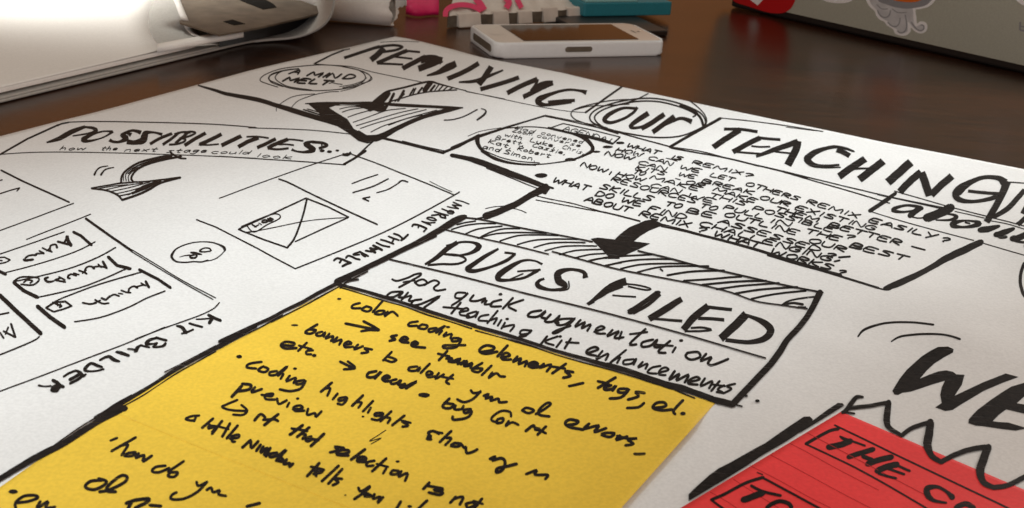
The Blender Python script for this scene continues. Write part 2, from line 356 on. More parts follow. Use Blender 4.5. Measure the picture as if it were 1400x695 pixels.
class Ink:
    def __init__(self, dz, square=False, ws=1.0, us=1.0, vs=None, lift=None):
        self.lift = lift
        self.v, self.f, self.dz, self.n = [], [], dz, 0
        self.square, self.ws, self.us, self.vs = square, ws, us, us if vs is None else vs
    def put(self, x, y, e=0.0):
        return on_sheet(x, y, self.dz + (self.n % 24) * 4e-6 + e, self.lift)
    def fill(self, pts):
        """filled outline in photo pixels, cut fine enough to follow the sheet"""
        self.n += 1
        b = len(self.v)
        for x, y in pts: self.v.append(self.put(x, y, 6e-5))
        for t in tessellate_polygon([[Vector((x, y, 0)) for x, y in pts]]):
            self.f.append(tuple(b + i for i in t))
    def dot(self, x, y, rx, ry):
        self.fill([(x + rx * math.cos(k * math.pi / 7) * random.uniform(.92, 1.06), y + ry * math.sin(k * math.pi / 7) * random.uniform(.92, 1.06)) for k in range(14)])
    def ribbon(self, P):
        """P: (x, y, width) in photo pixels; round ends"""
        self.n += 1
        # even spacing
        P = [(x, y, w * self.ws) for x, y, w in P]
        Q = [P[0]]
        for p in P[1:]:
            q = Q[-1]; L = math.hypot(p[0] - q[0], p[1] - q[1]); k = max(1, int(L / 9))
            for j in range(1, k + 1):
                t = j / k; Q.append(tuple(a + (b - a) * t for a, b in zip(q, p)))
        n = len(Q)
        if n < 2: return
        lft, rgt = [], []
        jit = 0.0
        for i in range(n):
            a = Q[max(i - 1, 0)]; c = Q[min(i + 1, n - 1)]
            dx, dy = c[0] - a[0], c[1] - a[1]; L = math.hypot(dx, dy) or 1
            dx /= L; dy /= L
            jit = jit * 0.5 + random.uniform(-.05, .05)
            w = Q[i][2] / 2
            lft.append((Q[i][0] - dy * w * (1 + jit), Q[i][1] + dx * w * (1 + jit)))
            rgt.append((Q[i][0] + dy * w * (1 - jit), Q[i][1] - dx * w * (1 - jit)))
        b = len(self.v)
        for i in range(n):
            e = 3e-5 * i / n
            self.v.append(self.put(*lft[i], e)); self.v.append(self.put(*rgt[i], e))
        for i in range(n - 1):
            self.f.append((b + 2 * i, b + 2 * i + 1, b + 2 * i + 3, b + 2 * i + 2))
        for end, inn in ((0, 1), (n - 1, n - 2)):
            q, o = Q[end], Q[inn]
            ang = math.atan2(q[1] - o[1], q[0] - o[0]); w = q[2] / 2; c0 = len(self.v)
            if w < 0.35: continue
            if self.square and w > 1.1:         # a chisel tip leaves a cut end
                ux, uy = math.cos(ang), math.sin(ang); sk = random.uniform(.1, .5); s2 = random.uniform(.1, .4)
                if end == 0: sk, s2 = s2, sk
                for a, b2 in ((0, 1), (sk, 1), (s2, -1), (0, -1)):
                    self.v.append(self.put(q[0] + ux * w * a - uy * w * b2, q[1] + uy * w * a + ux * w * b2, 3e-5 * end / n))
                self.f.append((c0, c0 + 1, c0 + 2, c0 + 3)); continue
            for k in range(7):
                a = ang - math.pi / 2 + math.pi * k / 6
                self.v.append(self.put(q[0] + w * math.cos(a) * .9, q[1] + w * math.sin(a) * .9, 3e-5 * end / n))
            self.f.append(tuple(range(c0, c0 + 7)))
    def word(self, w, up, x0, y0, x1, y1, text):
        n = len(text)
        ux, uy = up[0] * self.us, up[1] * self.vs
        # narrow signs take less room
        adv = [0.45 if ch in 'Iil,.' else (1.25 if ch in 'MWmw' else 1.0) for ch in text]
        tot = sum(adv); s = 0.0
        for ch, a in zip(text, adv):
            cx0 = s / tot; cw = a * 0.86 / tot; s += a
            for st in FONT.get(ch, []):
                pts = []
                jx, jy = random.uniform(-.03, .03), random.uniform(-.05, .05)
                for tok in st.split():
                    u, vv = map(float, tok.split(','))
                    u += jx + random.uniform(-.03, .03); vv += jy + random.uniform(-.03, .03)
                    t = cx0 + cw * u
                    pts.append((x0 + (x1 - x0) * t + ux * vv, y0 + (y1 - y0) * t + uy * vv, w))
                self.ribbon(crom(pts, 3) if len(pts) > 2 else pts)

def draw(text):
    holder, base, part, tile, name, label, kind = poster, 0.00008, None, (0, 0, 1), None, None, ''
    def flush():
        if part is None or not part.v: return
        m = M['rule'] if kind == 'rule' else (M['thin_ink'] if kind == 'font' else M['ink'])
        o = mesh(name, part.v, part.f, m, holder)
        if label: o['label'] = label
    for line in text.strip().splitlines():
        if line[0] == '$':
            flush(); part = None
            holder, base = {'$yellow': (yu, 0.00031), '$yellowlow': (yl, 0.00022), '$red': (rd, 0.00029)}[line.strip()]
        elif line[0] == '@':
            flush()
            bits = line[1:].split('|'); name, label = bits[0], bits[1]; kind = bits[2] if len(bits) > 2 else ''
            over = any(k in label for k in ('BUGS FILED heading', 'zigzag', 'beside the red card'))
            ops = kind.split(','); kind = ops[0]
            num = lambda c: float(next((o[1:] for o in ops if o[0:1] == c and o[1:2].isdigit()), 1))
            part = Ink(0.00036 if over else base, 'sq' in ops, num('w'), num('u'), num('v') if any(q[0:1] == 'v' for q in ops) else None, yellow_lift if holder is yu else None)
        elif line[0] == 'T':
            a = line.split(); tile = (float(a[1]), float(a[2]), float(a[3]))
        else:
            a = line.split(); c = a[0]; ox, oy, sc = tile
            if c == 'p':
                part.fill([(ox + float(t.split(',')[0]) / sc, oy + float(t.split(',')[1]) / sc) for t in a[1:]])
            elif c == 'd':
                x, y = map(float, a[1].split(',')); part.dot(ox + x / sc, oy + y / sc, float(a[2]) / sc, float(a[3]) / sc)
            elif c == 'f':
                w = float(a[1]) / sc; up = tuple(map(float, a[2].split(',')))
                x0, y0 = map(float, a[3].split(',')); x1, y1 = map(float, a[4].split(','))
                part.word(w, up, ox + x0 / sc, oy + y0 / sc, ox + x1 / sc, oy + y1 / sc, a[5])
            else:
                w = float(a[1]); P = []
                for t in a[2:]:
                    q = list(map(float, t.split(',')))
                    P.append((ox + q[0] / sc, oy + q[1] / sc, (q[2] if len(q) > 2 else w) / sc))
                if c == 'l':
                    for i in range(len(P) - 1): part.ribbon([P[i], P[i + 1]])
                else:
                    part.ribbon(crom(P, 5) if len(P) > 2 else P)
    flush()

INK = r"""
@lettering|black marker REMIXING capitals|sq,w1.18
T 340 40 4
s 14 525,157 600,132 680,106 715,95
s 12 690,104 740,93 800,88 840,98 805,114 750,123 715,128
s 27 735,108 705,140 672,166
s 18 702,186 780,152 866,118
s 10 846,118 890,121 935,125
s 9 804,152 850,157 894,162
s 10 708,188 770,190 844,194
s 22 845,215 900,185 965,152
s 34 945,168 1000,160 1050,172
s 30 935,214 985,196 1050,168
s 16 975,254,8 1040,236,22 1090,208,34 1130,190,30
s 22 1090,270 1180,232 1255,188
s 26 1262,298 1295,255 1325,208
s 14 1150,290,8 1230,285,16 1300,262,16 1390,225,8
T 620 100 4
s 20 150,88 230,65 300,45 355,25
s 22 297,108 380,66 455,34
s 13 460,34 450,64 425,98
s 22 385,130 440,102 500,72 540,55
s 16 440,80 490,55 540,50
s 16 725,106,22 690,96,12 620,92,12 540,112,16 475,140,28 465,160,28 500,174,16 570,170,12 645,160,10
s 15 520,160 600,152 662,150
@lettering|black marker word our in rounded letters|sq,w1.15
T 620 100 4
s 16 1000,195,14 930,192,14 860,220,20 825,255,22 860,272,16 930,250,14 985,215,14 1005,188,14
s 20 1062,222,26 1010,255,24 968,292,18 1000,300,14 1070,280,14 1140,238,22
s 24 1150,228 1090,268 1030,302
s 24 1092,322 1160,272 1205,240
s 18 1140,290,14 1200,262,16 1250,248,16 1300,266,24
@drawn_circle|looping pen circles round the word our
T 620 100 4
s 9 1310,240 1322,225 1250,190 1130,158 1000,156 860,185 785,222 775,258 830,300 960,332 1100,352 1230,347 1330,312 1378,275 1345,215 1220,162 1080,138 930,152 800,190 748,232 762,272 850,312
s 7 960,145 850,152 700,185 645,215 660,250 740,282 900,332
s 7 940,165 1010,140 1065,112
s 7 1290,150 1340,190 1375,230 1384,270 1360,300
s 8 1300,200 1350,240 1365,270
s 14 1240,180 1310,205 1350,245 1365,285
s 6 650,205 740,182 830,178 960,170
@drawn_frame|pen ruled frame round the word REMIXING
T 340 40 4
l 9 362,188 455,140 520,115
l 6 520,115 552,109
s 4 355,190 440,196 560,205 680,235 820,264 960,292
s 4 1190,342 1300,362 1400,382
@drawn_line|faint pen line near the top corner
T 340 40 4
s 3 720,72 830,66 930,70
@drawn_line|long thin line under REMIXING
T 620 100 4
s 4 60,97 280,145 480,186 620,208 720,216
@drawn_divider|slanted pen line between REMIXING and our
T 620 100 4
l 11 920,76 820,146 722,216
@drawn_divider|pen line under the word our
T 620 100 4
s 8 850,310 1010,356 1190,404
@drawn_frame|pen ruled frame round the word TEACHING
T 0 0 1
l 4 916,201 951,181 985,162
T 950 140 4
s 6 140,86 300,102 500,128 700,160
s 4 500,136 580,146 655,155
s 9 -130,250 0,274 160,302 350,348
s 6 -120,246 30,268 180,306 350,346
s 9 350,347 480,378 620,412
s 7 480,376 700,430 900,478 1100,524 1360,576
s 7 480,380 700,444 860,490 1065,552
@drawn_divider|ruled double lines under the end of TEACHING
T 1200 220 7
s 11 160,290 400,358 650,430 850,482 1040,530
s 11 1090,545 1240,580 1400,624 1700,700
s 10 740,485 880,515 1020,548
s 10 0,326 200,368 400,412 600,456
s 10 1060,570 1250,606 1400,652 1700,730
@drawn_line|short thick bracket stroke before the word about
T 1200 220 7
l 34 170,312 80,372 0,430
@drawn_line|thin line at the end of TEACHING
T 1200 220 7
s 13 1260,204 1330,209 1400,214
@lettering|black marker TEACHING capitals|sq,w1.15
T 950 140 4
s 15 162,147 250,148 340,161
s 28 104,244 160,205 245,152
s 25 212,270 275,235 355,196
s 14 345,194 400,200 465,204
s 9 310,240 360,244 410,243
s 10 230,272 300,278 360,282
s 22 337,296,14 440,258,24 560,216,28
s 36 562,218 548,270 510,340
s 9 440,270 490,276 540,281
s 20 868,268,10 790,246,14 720,252,18 655,275,28 614,310,34 640,338,26 690,350,18 790,342,10
s 7 690,358 740,358 795,356
s 24 780,262 815,275 845,292
s 6 700,250 760,238 830,250 872,270
s 34 792,404 860,355 928,312
s 36 902,420 965,372 1025,326
s 10 870,365 910,362 950,362
s 40 1058,436 1120,382 1178,330
T 1200 220 7
s 60 220,290 310,195 410,112
s 66 420,120 455,215 495,325
s 60 520,318 610,230 705,150
s 55 1210,205,70 1150,165,42 1020,158,34 890,205,46 780,280,76 750,340,58 810,380,40 930,388,28 1080,362,36 1170,325,45
s 26 870,290 1020,305 1200,318
s 58 1235,205,70 1180,345,58 1045,580,54
s 42 1400,285,40 1330,365,44 1240,460,44 1110,540,36
s 40 1460,500 1400,560 1345,605
s 55 1450,215 1520,260 1400,500
@lettering|word about in heavy brush letters
T 1200 220 7
s 30 420,455,44 350,432,30 260,428,26 165,455,36 150,478,36 230,490,26 330,478,20 400,455,30
s 55 405,452 340,500 310,525
s 14 320,535 380,548 440,545
s 85 700,448 600,500 470,545
s 28 640,508,14 720,515,24 755,540,40 690,565,24 560,568,14
s 34 920,580,24 830,572,20 730,595,50 720,620,50 810,635,24 920,622,40 975,600,50 930,580,30
s 18 840,590 880,600
T 1200 280 7
s 55 1160,205,30 1060,232,60 980,242,55
s 50 1300,230,34 1220,262,56 1130,288,52
s 30 1130,288 1180,312 1230,308
s 60 1420,285 1340,320 1290,325
s 24 1290,335 1340,352 1400,360
s 50 1520,330 1460,380 1420,395
@drawn_frame|box ruled round the word about
T 1140 270 7
l 40 536,4 440,70 345,130
s 10 335,130 600,212 900,296 1200,376 1340,412
@drawn_divider|thin line running right from the agenda box
T 1200 280 7
s 10 1000,366 1200,425 1400,482 1700,560
@drawn_circle|looping pen bubble round the words A MIND MELT
T 340 70 7
s 9 280,345 170,310 110,280 150,230 300,172 500,145 700,132 900,148 1080,190 1165,240 1140,290 1000,345 800,372 600,378 400,356 260,305 190,265 230,215 360,180 480,168
s 10 480,170 330,190 262,232 262,272 330,320 420,348 600,372
s 10 330,190 210,232 200,280 240,310 330,340
s 8 900,150 1050,182 1140,220 1180,262 1150,290 1080,310
s 10 1060,185 1110,225 1110,275 1040,320 900,352
s 7 870,340 1000,318 1090,285 1130,255
s 6 880,385 1000,355 1080,320
s 7 265,575 268,535 310,500 400,445 500,420 630,410
s 7 412,535 470,478 560,440 660,410 780,390 862,388
@lettering|small marker words A MIND MELT|font,w1.0
T 340 70 7
f 15 9,-5.5 385,216 485,222 A
f 17 9,-5.6 555,236 850,262 MIN
f 16 9,-5.6 890,264 1000,272 D
f 18 8.5,-5.4 325,288 770,326 MELT
s 8 770,310 800,302 840,312 895,318
@drawn_divider|thick black dividing lines across the sheet
T 0 0 1
s 5 271,117,2 295,124,4 312,129,5 350,136,6 377,144,6 400,151,7 440,163,7 470,172,6
@drawn_divider|thick line from the arrow tip to the heading box
T 340 40 4
s 14 700,588 760,602 870,628 1065,678
s 6 840,612 960,642 1080,668
l 15 1060,676 1150,640 1260,580
T 620 100 4
s 30 -10,450,22 60,464,24 130,482,32 260,530,34 380,575,32 500,618,22
s 6 180,520 280,560 380,600 490,644
s 6 200,514 300,556 400,594 490,630
l 12 490,612 545,630
T 500 260 4
s 36 985,-18,40 960,0,40 900,30,34 830,72,34 740,112,36 655,142,40
p 960,-25 1010,-10 985,25 940,10
l 10 600,160 640,150
@drawn_line|two thin stray arcs left of the black arrow
T 500 260 4
s 5 655,102 700,92 765,88 800,95
s 5 730,100 800,100 850,112 878,125
@drawn_arrow|big swooping black arrow with a hatched head
T 340 40 4
p 320,405 345,404 470,406 480,416 440,430 470,450 540,492 575,545 640,580 690,578 745,568 740,590 700,610 650,626 600,612 540,565 500,540 440,508 400,488 385,460 350,430
p 440,404 680,398 740,396 740,440 700,446 650,440 580,418 480,418
s 16 310,408,6 400,404,12 560,406,16 680,404,16 840,416,18 1000,424,16 1080,428,16 1170,430,8
s 26 1165,430,8 1080,446,24 950,482,22 820,538,26 740,580,34 690,600,34
s 14 600,560 650,588 700,590
l 8 300,440 370,462 420,480
l 6 320,436 390,456
T 440 90 7
s 8 170,415 260,395 380,392
s 9 195,445 280,418 430,398
s 9 250,492 340,460 450,430
s 9 300,542 420,500 540,455 640,425 800,408
s 9 330,575 480,528 620,485 760,445 920,412
s 9 370,600 500,555 640,515 800,470 1000,420
s 9 470,635 580,580 700,540 860,490 1100,425
s 9 640,570 800,510 960,470
p 430,390 640,380 610,430 560,440 540,442 500,425 460,440 440,425
s 16 490,345,14 560,290,20 620,250,20 700,228,18 800,205,18 900,178,18 1030,152,20 1130,176,16 1240,205,10 1385,240,8
s 12 620,360 690,332 760,312 900,272 1040,248 1180,238 1290,232
s 42 550,375 590,330 640,265
s 24 600,330 640,280
s 26 645,360 670,310 690,268
s 10 700,345 720,320
s 26 730,335 760,285 785,240
s 14 760,300 790,270
s 18 840,285 880,220
s 14 870,275 900,215
s 20 920,262 960,210
s 50 985,235 1010,200 1040,165
s 22 1040,240 1080,190
s 12 1080,240 1120,180
s 14 1115,240 1160,190
s 12 1160,238 1205,198
s 14 1210,236 1255,208
p 490,345 640,240 650,262 560,380 480,385
T 340 40 4
s 7 1070,498 1120,494 1180,476 1250,440
s 10 1272,434,5 1296,445,8 1290,465,12 1250,496,10
@drawn_frame|banner outline round the word POSSIBILITIES
T 0 130 4
s 6 370,149 500,145 700,147 1000,154 1200,162 1400,178
l 10 0,326 150,240 320,163
s 9 315,168 335,158 375,150
s 5 0,325 150,315 340,312 600,316 900,325 1150,334 1400,346
T 340 40 4
s 5 0,540 150,544 300,550 430,560 560,574
T 300 210 4
s 6 0,15 200,28 450,44 690,62
l 13 680,60 740,26 800,-14
T 340 40 4
l 9 595,692 650,640 690,606
@lettering|black marker POSSIBILITIES capitals|sq,w1.12
T 60 160 7
s 30 28,245,14 150,205,38 260,145,42 390,95,26
s 20 380,95,16 460,105,26 500,130,34 440,155,18 280,182,12
s 16 650,140,20 570,138,14 470,165,22 375,215,42 420,232,26 520,212,14 600,180,14 660,140,24
s 28 830,170,36 790,155,18 750,175,38 790,205,44 725,238,24 660,236,24 632,222,30
s 30 925,148,36 850,130,22 785,150,24 745,175,30
s 40 800,238,44 870,245,40 945,225,60 965,180,58 975,152,40 1050,148,18 1130,168,28
s 26 1018,258 1110,205 1225,160
s 24 1140,264 1220,210 1290,152
s 18 1250,165 1330,145 1400,150
T 240 160 7
s 24 0,250 60,200 120,148
s 18 80,152 140,140 190,152 130,185 40,205
s 18 40,205 90,212 85,235 20,258 -60,265
s 30 90,270 170,220 285,156
s 32 435,168 340,215 235,262
s 14 225,266 320,268 412,260
s 34 445,270 540,225 625,185
s 15 680,190 780,188 890,202
s 34 605,285 690,238 790,200
s 30 785,292 860,258 955,212
s 32 885,296 960,258 1070,216
s 14 1060,214 1140,218 1222,230
s 14 990,264 1060,262 1130,270
s 18 890,302 980,310 1080,300
s 22 1400,284,14 1390,248,14 1310,238,22 1240,258,36 1290,290,46 1320,318,42 1240,336,24 1160,330,16 1112,312,24
T 340 40 4
s 14 385,652 430,636 400,622 350,618
d 402,665 14 8
d 442,670 14 8
d 485,664 10 6
s 14 515,685 540,688 560,676
@drawn_panel|left wireframe box edges in pen
T 0 130 4
l 10 6,412 130,474 255,530 378,586
s 7 0,540 55,522 106,508
l 7 108,508 92,526
l 7 0,468 12,464
s 6 -80,770 140,690 260,645 402,592
T 0 290 4
s 6 145,150 250,108 380,58 495,12
l 14 470,36 580,115 720,212
s 6 720,206 850,284 1000,376 1180,470
s 6 715,214 840,290 1000,386 1165,478
s 7 1200,495 1165,530 1080,570 900,634 740,695
T 0 400 4
s 7 900,190 700,275 450,370 200,466 0,540 -100,580
@drawn_arrow|small hatched curling arrow under the banner
T 0 130 4
s 12 662,480 668,440 700,405 760,370 850,345 950,326
s 12 728,475 718,452 745,412 800,382 880,358 990,336
s 10 935,318 965,336 985,346 1016,348
s 6 690,470 690,430 740,392 820,362 930,338
s 6 705,472 704,440 750,400 830,366 940,336
s 5 676,470 680,425 730,385 830,352
s 7 700,430 760,385 860,352
s 9 500,510 600,492 660,482 730,478
s 9 725,476 790,474 860,466 985,450
s 12 502,512,8 580,522,10 640,545,12 668,575,10
s 13 668,574 740,550 810,520 880,480 985,452
s 5 540,512 620,498 700,490
s 5 570,520 680,496 780,482
s 5 600,528 700,508 820,476
s 5 635,540 740,515 860,472
s 7 655,552 760,525 880,468
s 8 700,545 790,505 880,470
p 720,545 800,515 870,478 850,470 780,495 740,520
s 8 516,436,12 530,410,8 552,394,7 590,388,5
s 8 552,436,12 570,412,8 592,402,7 622,396,5
@drawn_panel|box of the IMPROVE THIMBLE sketch
T 300 210 4
s 6 0,245 200,170 400,98 540,50 640,18 700,-2
l 8 -125,362 -20,402 200,515 300,570 415,630
s 8 415,630 640,540 900,430 1100,330 1285,228 1312,210
s 7 710,0 850,50 1000,110 1130,162 1282,226
s 4 1150,152 1200,178 1272,210
s 9 325,140 380,160 500,220 680,305 863,388
s 7 725,165 790,140 866,115
s 8 730,214 840,180 924,138
s 7 860,215 925,195 985,158
s 9 980,160 1000,148 1030,156
l 9 822,238 784,246 816,260
@drawn_envelope|crossed envelope rectangle with an EDIT tag
T 300 210 4
l 9 105,414 300,325 472,245
l 9 475,245 590,290 706,348
l 8 706,350 560,415 415,482
l 9 105,416 240,470 368,514
s 11 478,250 462,320 440,390 408,468 370,516
s 5 704,350 600,356 470,370 320,400 190,426
s 7 110,410 140,430 190,425
s 7 150,395 190,430 260,390 325,358 330,338 305,330 250,345 120,400
T 320 270 11.667
s 34 620,350 570,330
s 30 610,365 560,380 540,340
s 30 520,395 460,400 450,375 500,360 535,385
s 20 560,350 590,370
s 18 395,410 440,435
s 26 290,435 350,470
s 22 330,470 390,440
@drawn_circle|oval round the word OR
T 230 325 14
s 44 1085,240,52 1060,185,52 960,130,32 820,90,26 660,80,22 480,95,24 300,145,26 150,220,30 75,320,50 70,385,50 150,455,34 300,475,28 500,460,26 640,465,30 760,430,26
s 20 590,470 740,445 830,432 940,385 1020,320 1075,260
s 30 820,245,34 780,205,30 690,200,26 620,235,34 610,265,32 700,272,26 800,260,30
s 40 435,285,34 520,300,56 640,320,24
s 36 545,340,50 520,385,36 440,385,44 420,350,36 500,330,30
s 18 215,372,12 320,345,20 420,335,24
@lettering|upside-down marker words IMPROVE THIMBLE
T 540 265 11.667
s 22 968,102 1070,122 1180,165
s 26 930,135 1060,192
s 22 915,178 1060,195
s 26 915,178 1012,238
s 22 835,205 920,225 1012,238
s 26 748,240 850,280 942,300
s 26 942,300 905,322 840,300 880,268 935,285
s 24 625,282 720,310 850,345
s 30 810,390 740,375 700,335 640,340 585,345
s 30 810,385 790,345 730,325
s 26 655,425 590,425 510,395 545,375 620,390 660,420
s 26 430,440 570,500
s 24 430,440 530,462 640,460
s 34 275,520 300,490 370,500 440,525 505,555
s 30 372,540 380,500
s 30 500,560 460,605
T 440 310 11.667
s 32 1150,112 1230,140 1290,190
s 36 1265,218 1320,180 1375,128
s 30 1065,155 1140,185 1230,215
s 30 1120,255 1150,195
s 30 940,205 1030,230 1145,275
s 30 870,255 970,300 1080,322
s 40 820,300 900,340 960,372
s 44 770,345 840,360 900,345
s 48 790,370 850,410
s 36 700,385 800,400
s 34 600,400 680,440 740,470
s 30 620,400 520,430 510,450 600,445
s 50 640,430 690,470
s 34 385,500 420,465 480,480 540,510 605,525
s 36 195,540 240,505 320,520 390,550 465,578
s 36 285,575 310,530
s 40 460,578 400,595 330,632
@lettering|upside-down marker words KIT BUILDER
T 160 420 8.75
s 38 1095,95 1150,125 1238,162
s 44 1140,135 1105,190
s 20 950,145 1040,142 1130,132
s 28 865,195 930,215 1020,238
s 36 718,225,28 780,245,42 825,305,46
s 26 775,318 840,300 910,268
s 32 590,398 530,385 470,365
s 40 470,372,28 390,395,40 350,440,44 420,440,24 480,430,26
s 32 580,435,36 550,465,32 470,480,26 430,475,22 470,445,28
s 26 385,482 330,470 280,455
s 46 285,455,22 250,480,40 225,520,50 215,530,36
s 26 240,520 180,505 130,502
s 40 0,535,30 60,550,40 140,580,34
T 40 470 8.75
s 38 845,198,28 900,165,30 960,155,40 1010,190,46 1080,212,24
s 36 1040,100,24 1120,120,38 1190,145,30
s 40 870,280,28 810,260,40 740,235,34 690,270,40 665,315,40 720,330,24 800,325,24 890,305,26
s 30 410,395,24 480,350,30 560,325,30 610,350,46 640,385,46 680,365,18
s 40 485,430 550,395 590,370
s 34 490,475 560,440 620,400
s 20 115,500,30 180,510,20 260,505,24
s 44 285,440 330,465 370,500 405,515
s 80 290,540 330,520 350,500
s 50 270,555 320,560 340,540
@drawn_panel|stacked Activity bars of the kit builder sketch
T 0 290 4
s 7 -60,250 0,230 170,172 352,108
s 7 20,334 160,298 320,250 440,205 520,163
l 16 402,110 445,132 500,180
s 18 -10,322 30,340
s 8 80,380 240,345 400,302 540,245 632,194
l 18 592,246 640,292 712,310
s 8 200,468 330,440 450,410 580,360 690,310
l 20 76,386 130,430 205,466
s 10 76,378 120,355 212,362 182,398 115,395
s 9 130,385 148,372 178,376 165,388
s 8 300,490 355,465 540,396 785,325
l 16 762,315 860,365 932,414
s 8 408,600 550,576 700,522 800,472 902,432
l 23 206,516 270,572 352,630
l 24 0,456 100,552 222,664
s 9 0,560 48,550
s 8 215,680 190,700 100,740 0,780
s 13 60,612 84,684
s 12 82,684 20,652
s 10 45,630 30,668
s 11 0,660 20,690
T 0 310 10
l 22 -60,425 60,418 138,455
s 20 138,455 70,490 -40,510
s 20 -40,460 30,465
T 40 340 7
l 20 160,568 240,515 345,505 405,550
l 18 405,550 330,578 235,605 160,568
s 18 225,515 270,535 310,548 290,560
s 14 270,545 300,530
@lettering|upside-down word Activity on the top bar
T 0 310 10
s 50 915,140 935,200 970,255
s 34 790,205 870,225 970,250
s 30 930,135 880,215
s 26 780,285,36 760,245,28 700,255,26 680,300,24 700,340,26
s 24 580,290 640,320 710,345
s 24 640,330 690,290
s 22 535,330 600,360
s 26 600,365 500,370 480,395
s 26 500,385 400,395 345,430
s 34 325,450 350,460 450,450
@lettering|upside-down word Activity on the middle bar
T 40 340 7
s 26 705,125 720,155 740,185
s 18 620,175 680,170 735,182
s 16 660,150 690,180
s 18 620,190,26 590,170,18 550,180,18 530,215,18 545,240,20
s 18 475,210 520,225 550,240
s 16 510,235 545,205
s 16 425,235 475,250
s 18 450,260 400,245 370,265
s 20 375,255 370,280 390,285
s 18 285,270 340,300
s 18 345,320 290,310 245,300
s 20 250,300 290,285
s 22 235,310,16 180,318,24 150,290,26 180,275,20
@lettering|upside-down word Activity on the bottom bar
T 40 340 7
s 26 1115,315 1130,345 1145,370
s 16 1030,365 1090,350 1145,358
s 16 1070,330 1110,355
s 18 1035,375,24 1000,360,18 960,380,18 950,410,20
s 18 880,400 920,415 970,422
s 14 855,428 895,435
s 18 860,455 810,440 765,465
s 20 770,455 730,490 695,472
s 18 690,475 740,490
s 18 760,522 700,525 630,490
s 16 620,520 680,495
s 18 640,520 580,530 510,518
@drawn_frame|outline box of the BUGS FILED heading
T 500 260 4
s 8 545,150 640,162 770,190 900,216 1080,250 1240,282
T 800 290 4
s 10 290,212 450,250 600,290 800,334 1000,380 1150,412 1300,440
s 8 -180,215 0,265 170,310 330,342 510,376 660,404 800,440 930,486 1070,508 1215,528
T 500 260 4
s 7 430,215 530,238 620,260 800,300 1000,350
T 0 0 1
s 8 1121,400,9 1109,424,8 1094,446,8 1077,464,8 1067,480,9 1050,502,9 1025,528,9 1002,552,9
T 500 260 4
T 600 400 4
T 750 480 4
T 0 0 1
s 2.2 532.5,354.5 600,370.5 660,385.5 722,402 825,427 927,454.5 1012,479.5 1046.5,489.5
T 300 370 4
s 18 640,72,18 800,114,16 900,144,20 1000,175,16 1130,218,20 1250,256,18 1400,302,22
s 7 660,92,8 800,134,6 900,165,8 1010,196,6 1130,240,9 1250,276,6 1380,318,8
T 600 400 4
s 20 180,180,18 340,223,20 500,273,18 640,319,18 780,357,20 920,398,24 1040,434,18 1150,470,20 1300,508,18
s 8 200,208,8 340,246,6 420,268,12 520,298,8 640,340,6 780,380,8 920,418,6 1080,464,8 1180,496,10 1300,530,6
T 750 480 4
s 28 320,75,28 440,110,26 560,150,24 650,185,36 740,205,34 850,248,26 930,272,36 1010,292,34
s 8 560,155 640,185 720,225 800,258
s 8 700,190 800,215 900,250
s 9 980,288 1020,294 1058,302
d 1080,245 10 7
d 1142,273 13 8
T 300 210 4
s 26 640,700,32 760,645,28 930,562,28 1030,510,22 1100,472,20 1200,420,32 1300,362,38 1345,345,22
s 9 1185,450,12 1100,490,10 1000,535,12 920,575,14
T 300 370 4
s 20 806,-12,24 716,30,22 636,73,20 536,125,20 446,176,20 356,219,18 276,262,18 136,324,18 0,388,18
s 7 812,4,6 726,48,8 646,92,6 546,146,9 456,196,6 366,240,8 284,282,6
s 7 345,242 220,312 100,370 0,425
s 10 660,95 700,60 760,48
s 10 650,60 720,45
T 0 400 4
s 18 1400,184,18 1290,243,18 1180,303,24 1070,363,18 950,428,22 850,494,18 760,550,22 640,620,26 520,686,20
s 7 1180,322,8 1070,384,6 960,446,8 860,512,5 770,570,8 660,630,6
s 6 900,435 1000,385 1180,290
s 6 720,560 620,615 540,675
T 0 522 4
s 30 660,150,40 540,215,32 440,278,34 350,335,34 220,402,36 100,470,32 0,530,30 -80,575,30
s 7 590,160 450,240 300,345
s 7 740,65 690,100 620,135
d 668,145 32 18
@drawn_hatching|row of diagonal hatch strokes above BUGS FILED
T 500 260 4
s 9 500,190 545,178 600,170
s 9 470,215 540,195 620,184 710,183
s 9 545,240 620,212 745,198
s 9 615,264 690,228 760,212 842,211
s 9 618,262 720,238 850,232 988,236
s 9 735,278 830,250 930,245 1052,248
s 9 830,298 920,275 1030,268 1162,269
s 9 920,315 1000,292 1100,286 1200,288
s 9 980,332 1070,310 1160,305 1262,306
s 9 1060,353 1150,330 1290,324
s 9 1145,371 1230,352 1330,346
s 9 1215,388 1290,373 1385,372
s 9 1310,412 1400,396
T 800 290 4
s 10 20,268 110,250 220,240 365,233
s 10 125,291 230,268 350,258 480,258
s 10 195,310 300,288 420,282 562,282
s 10 285,330 400,302 520,296 675,296
s 12 450,346 560,328 660,322 760,320
s 10 412,312 424,322
s 11 540,376 690,366 780,358 855,353
s 12 640,398 780,384 880,378 990,376
s 11 720,422 850,404 950,396 1060,388
s 12 820,446 940,426 1060,416 1160,410
s 12 910,475 1010,454 1110,440 1206,431
s 11 1075,510 1110,488 1170,474 1252,464
s 14 1085,506 1140,498 1190,505
s 10 1165,520 1205,520
@lettering|black marker BUGS FILED capitals|sq,w1.05
T 500 260 4
s 20 325,406,12 380,375,22 440,325,26 500,286,22
s 14 440,305,10 520,285,12 590,288,14 618,310,30 580,342,18 500,358,10 420,350,8
s 12 430,350 510,358 548,382 500,404 420,405 340,410
s 8 600,292 632,304 618,330
s 22 725,322,12 660,358,20 590,405,24 556,432,28 600,442,20 690,418,14 770,385,18 815,352,14
s 12 760,342 790,345 820,350
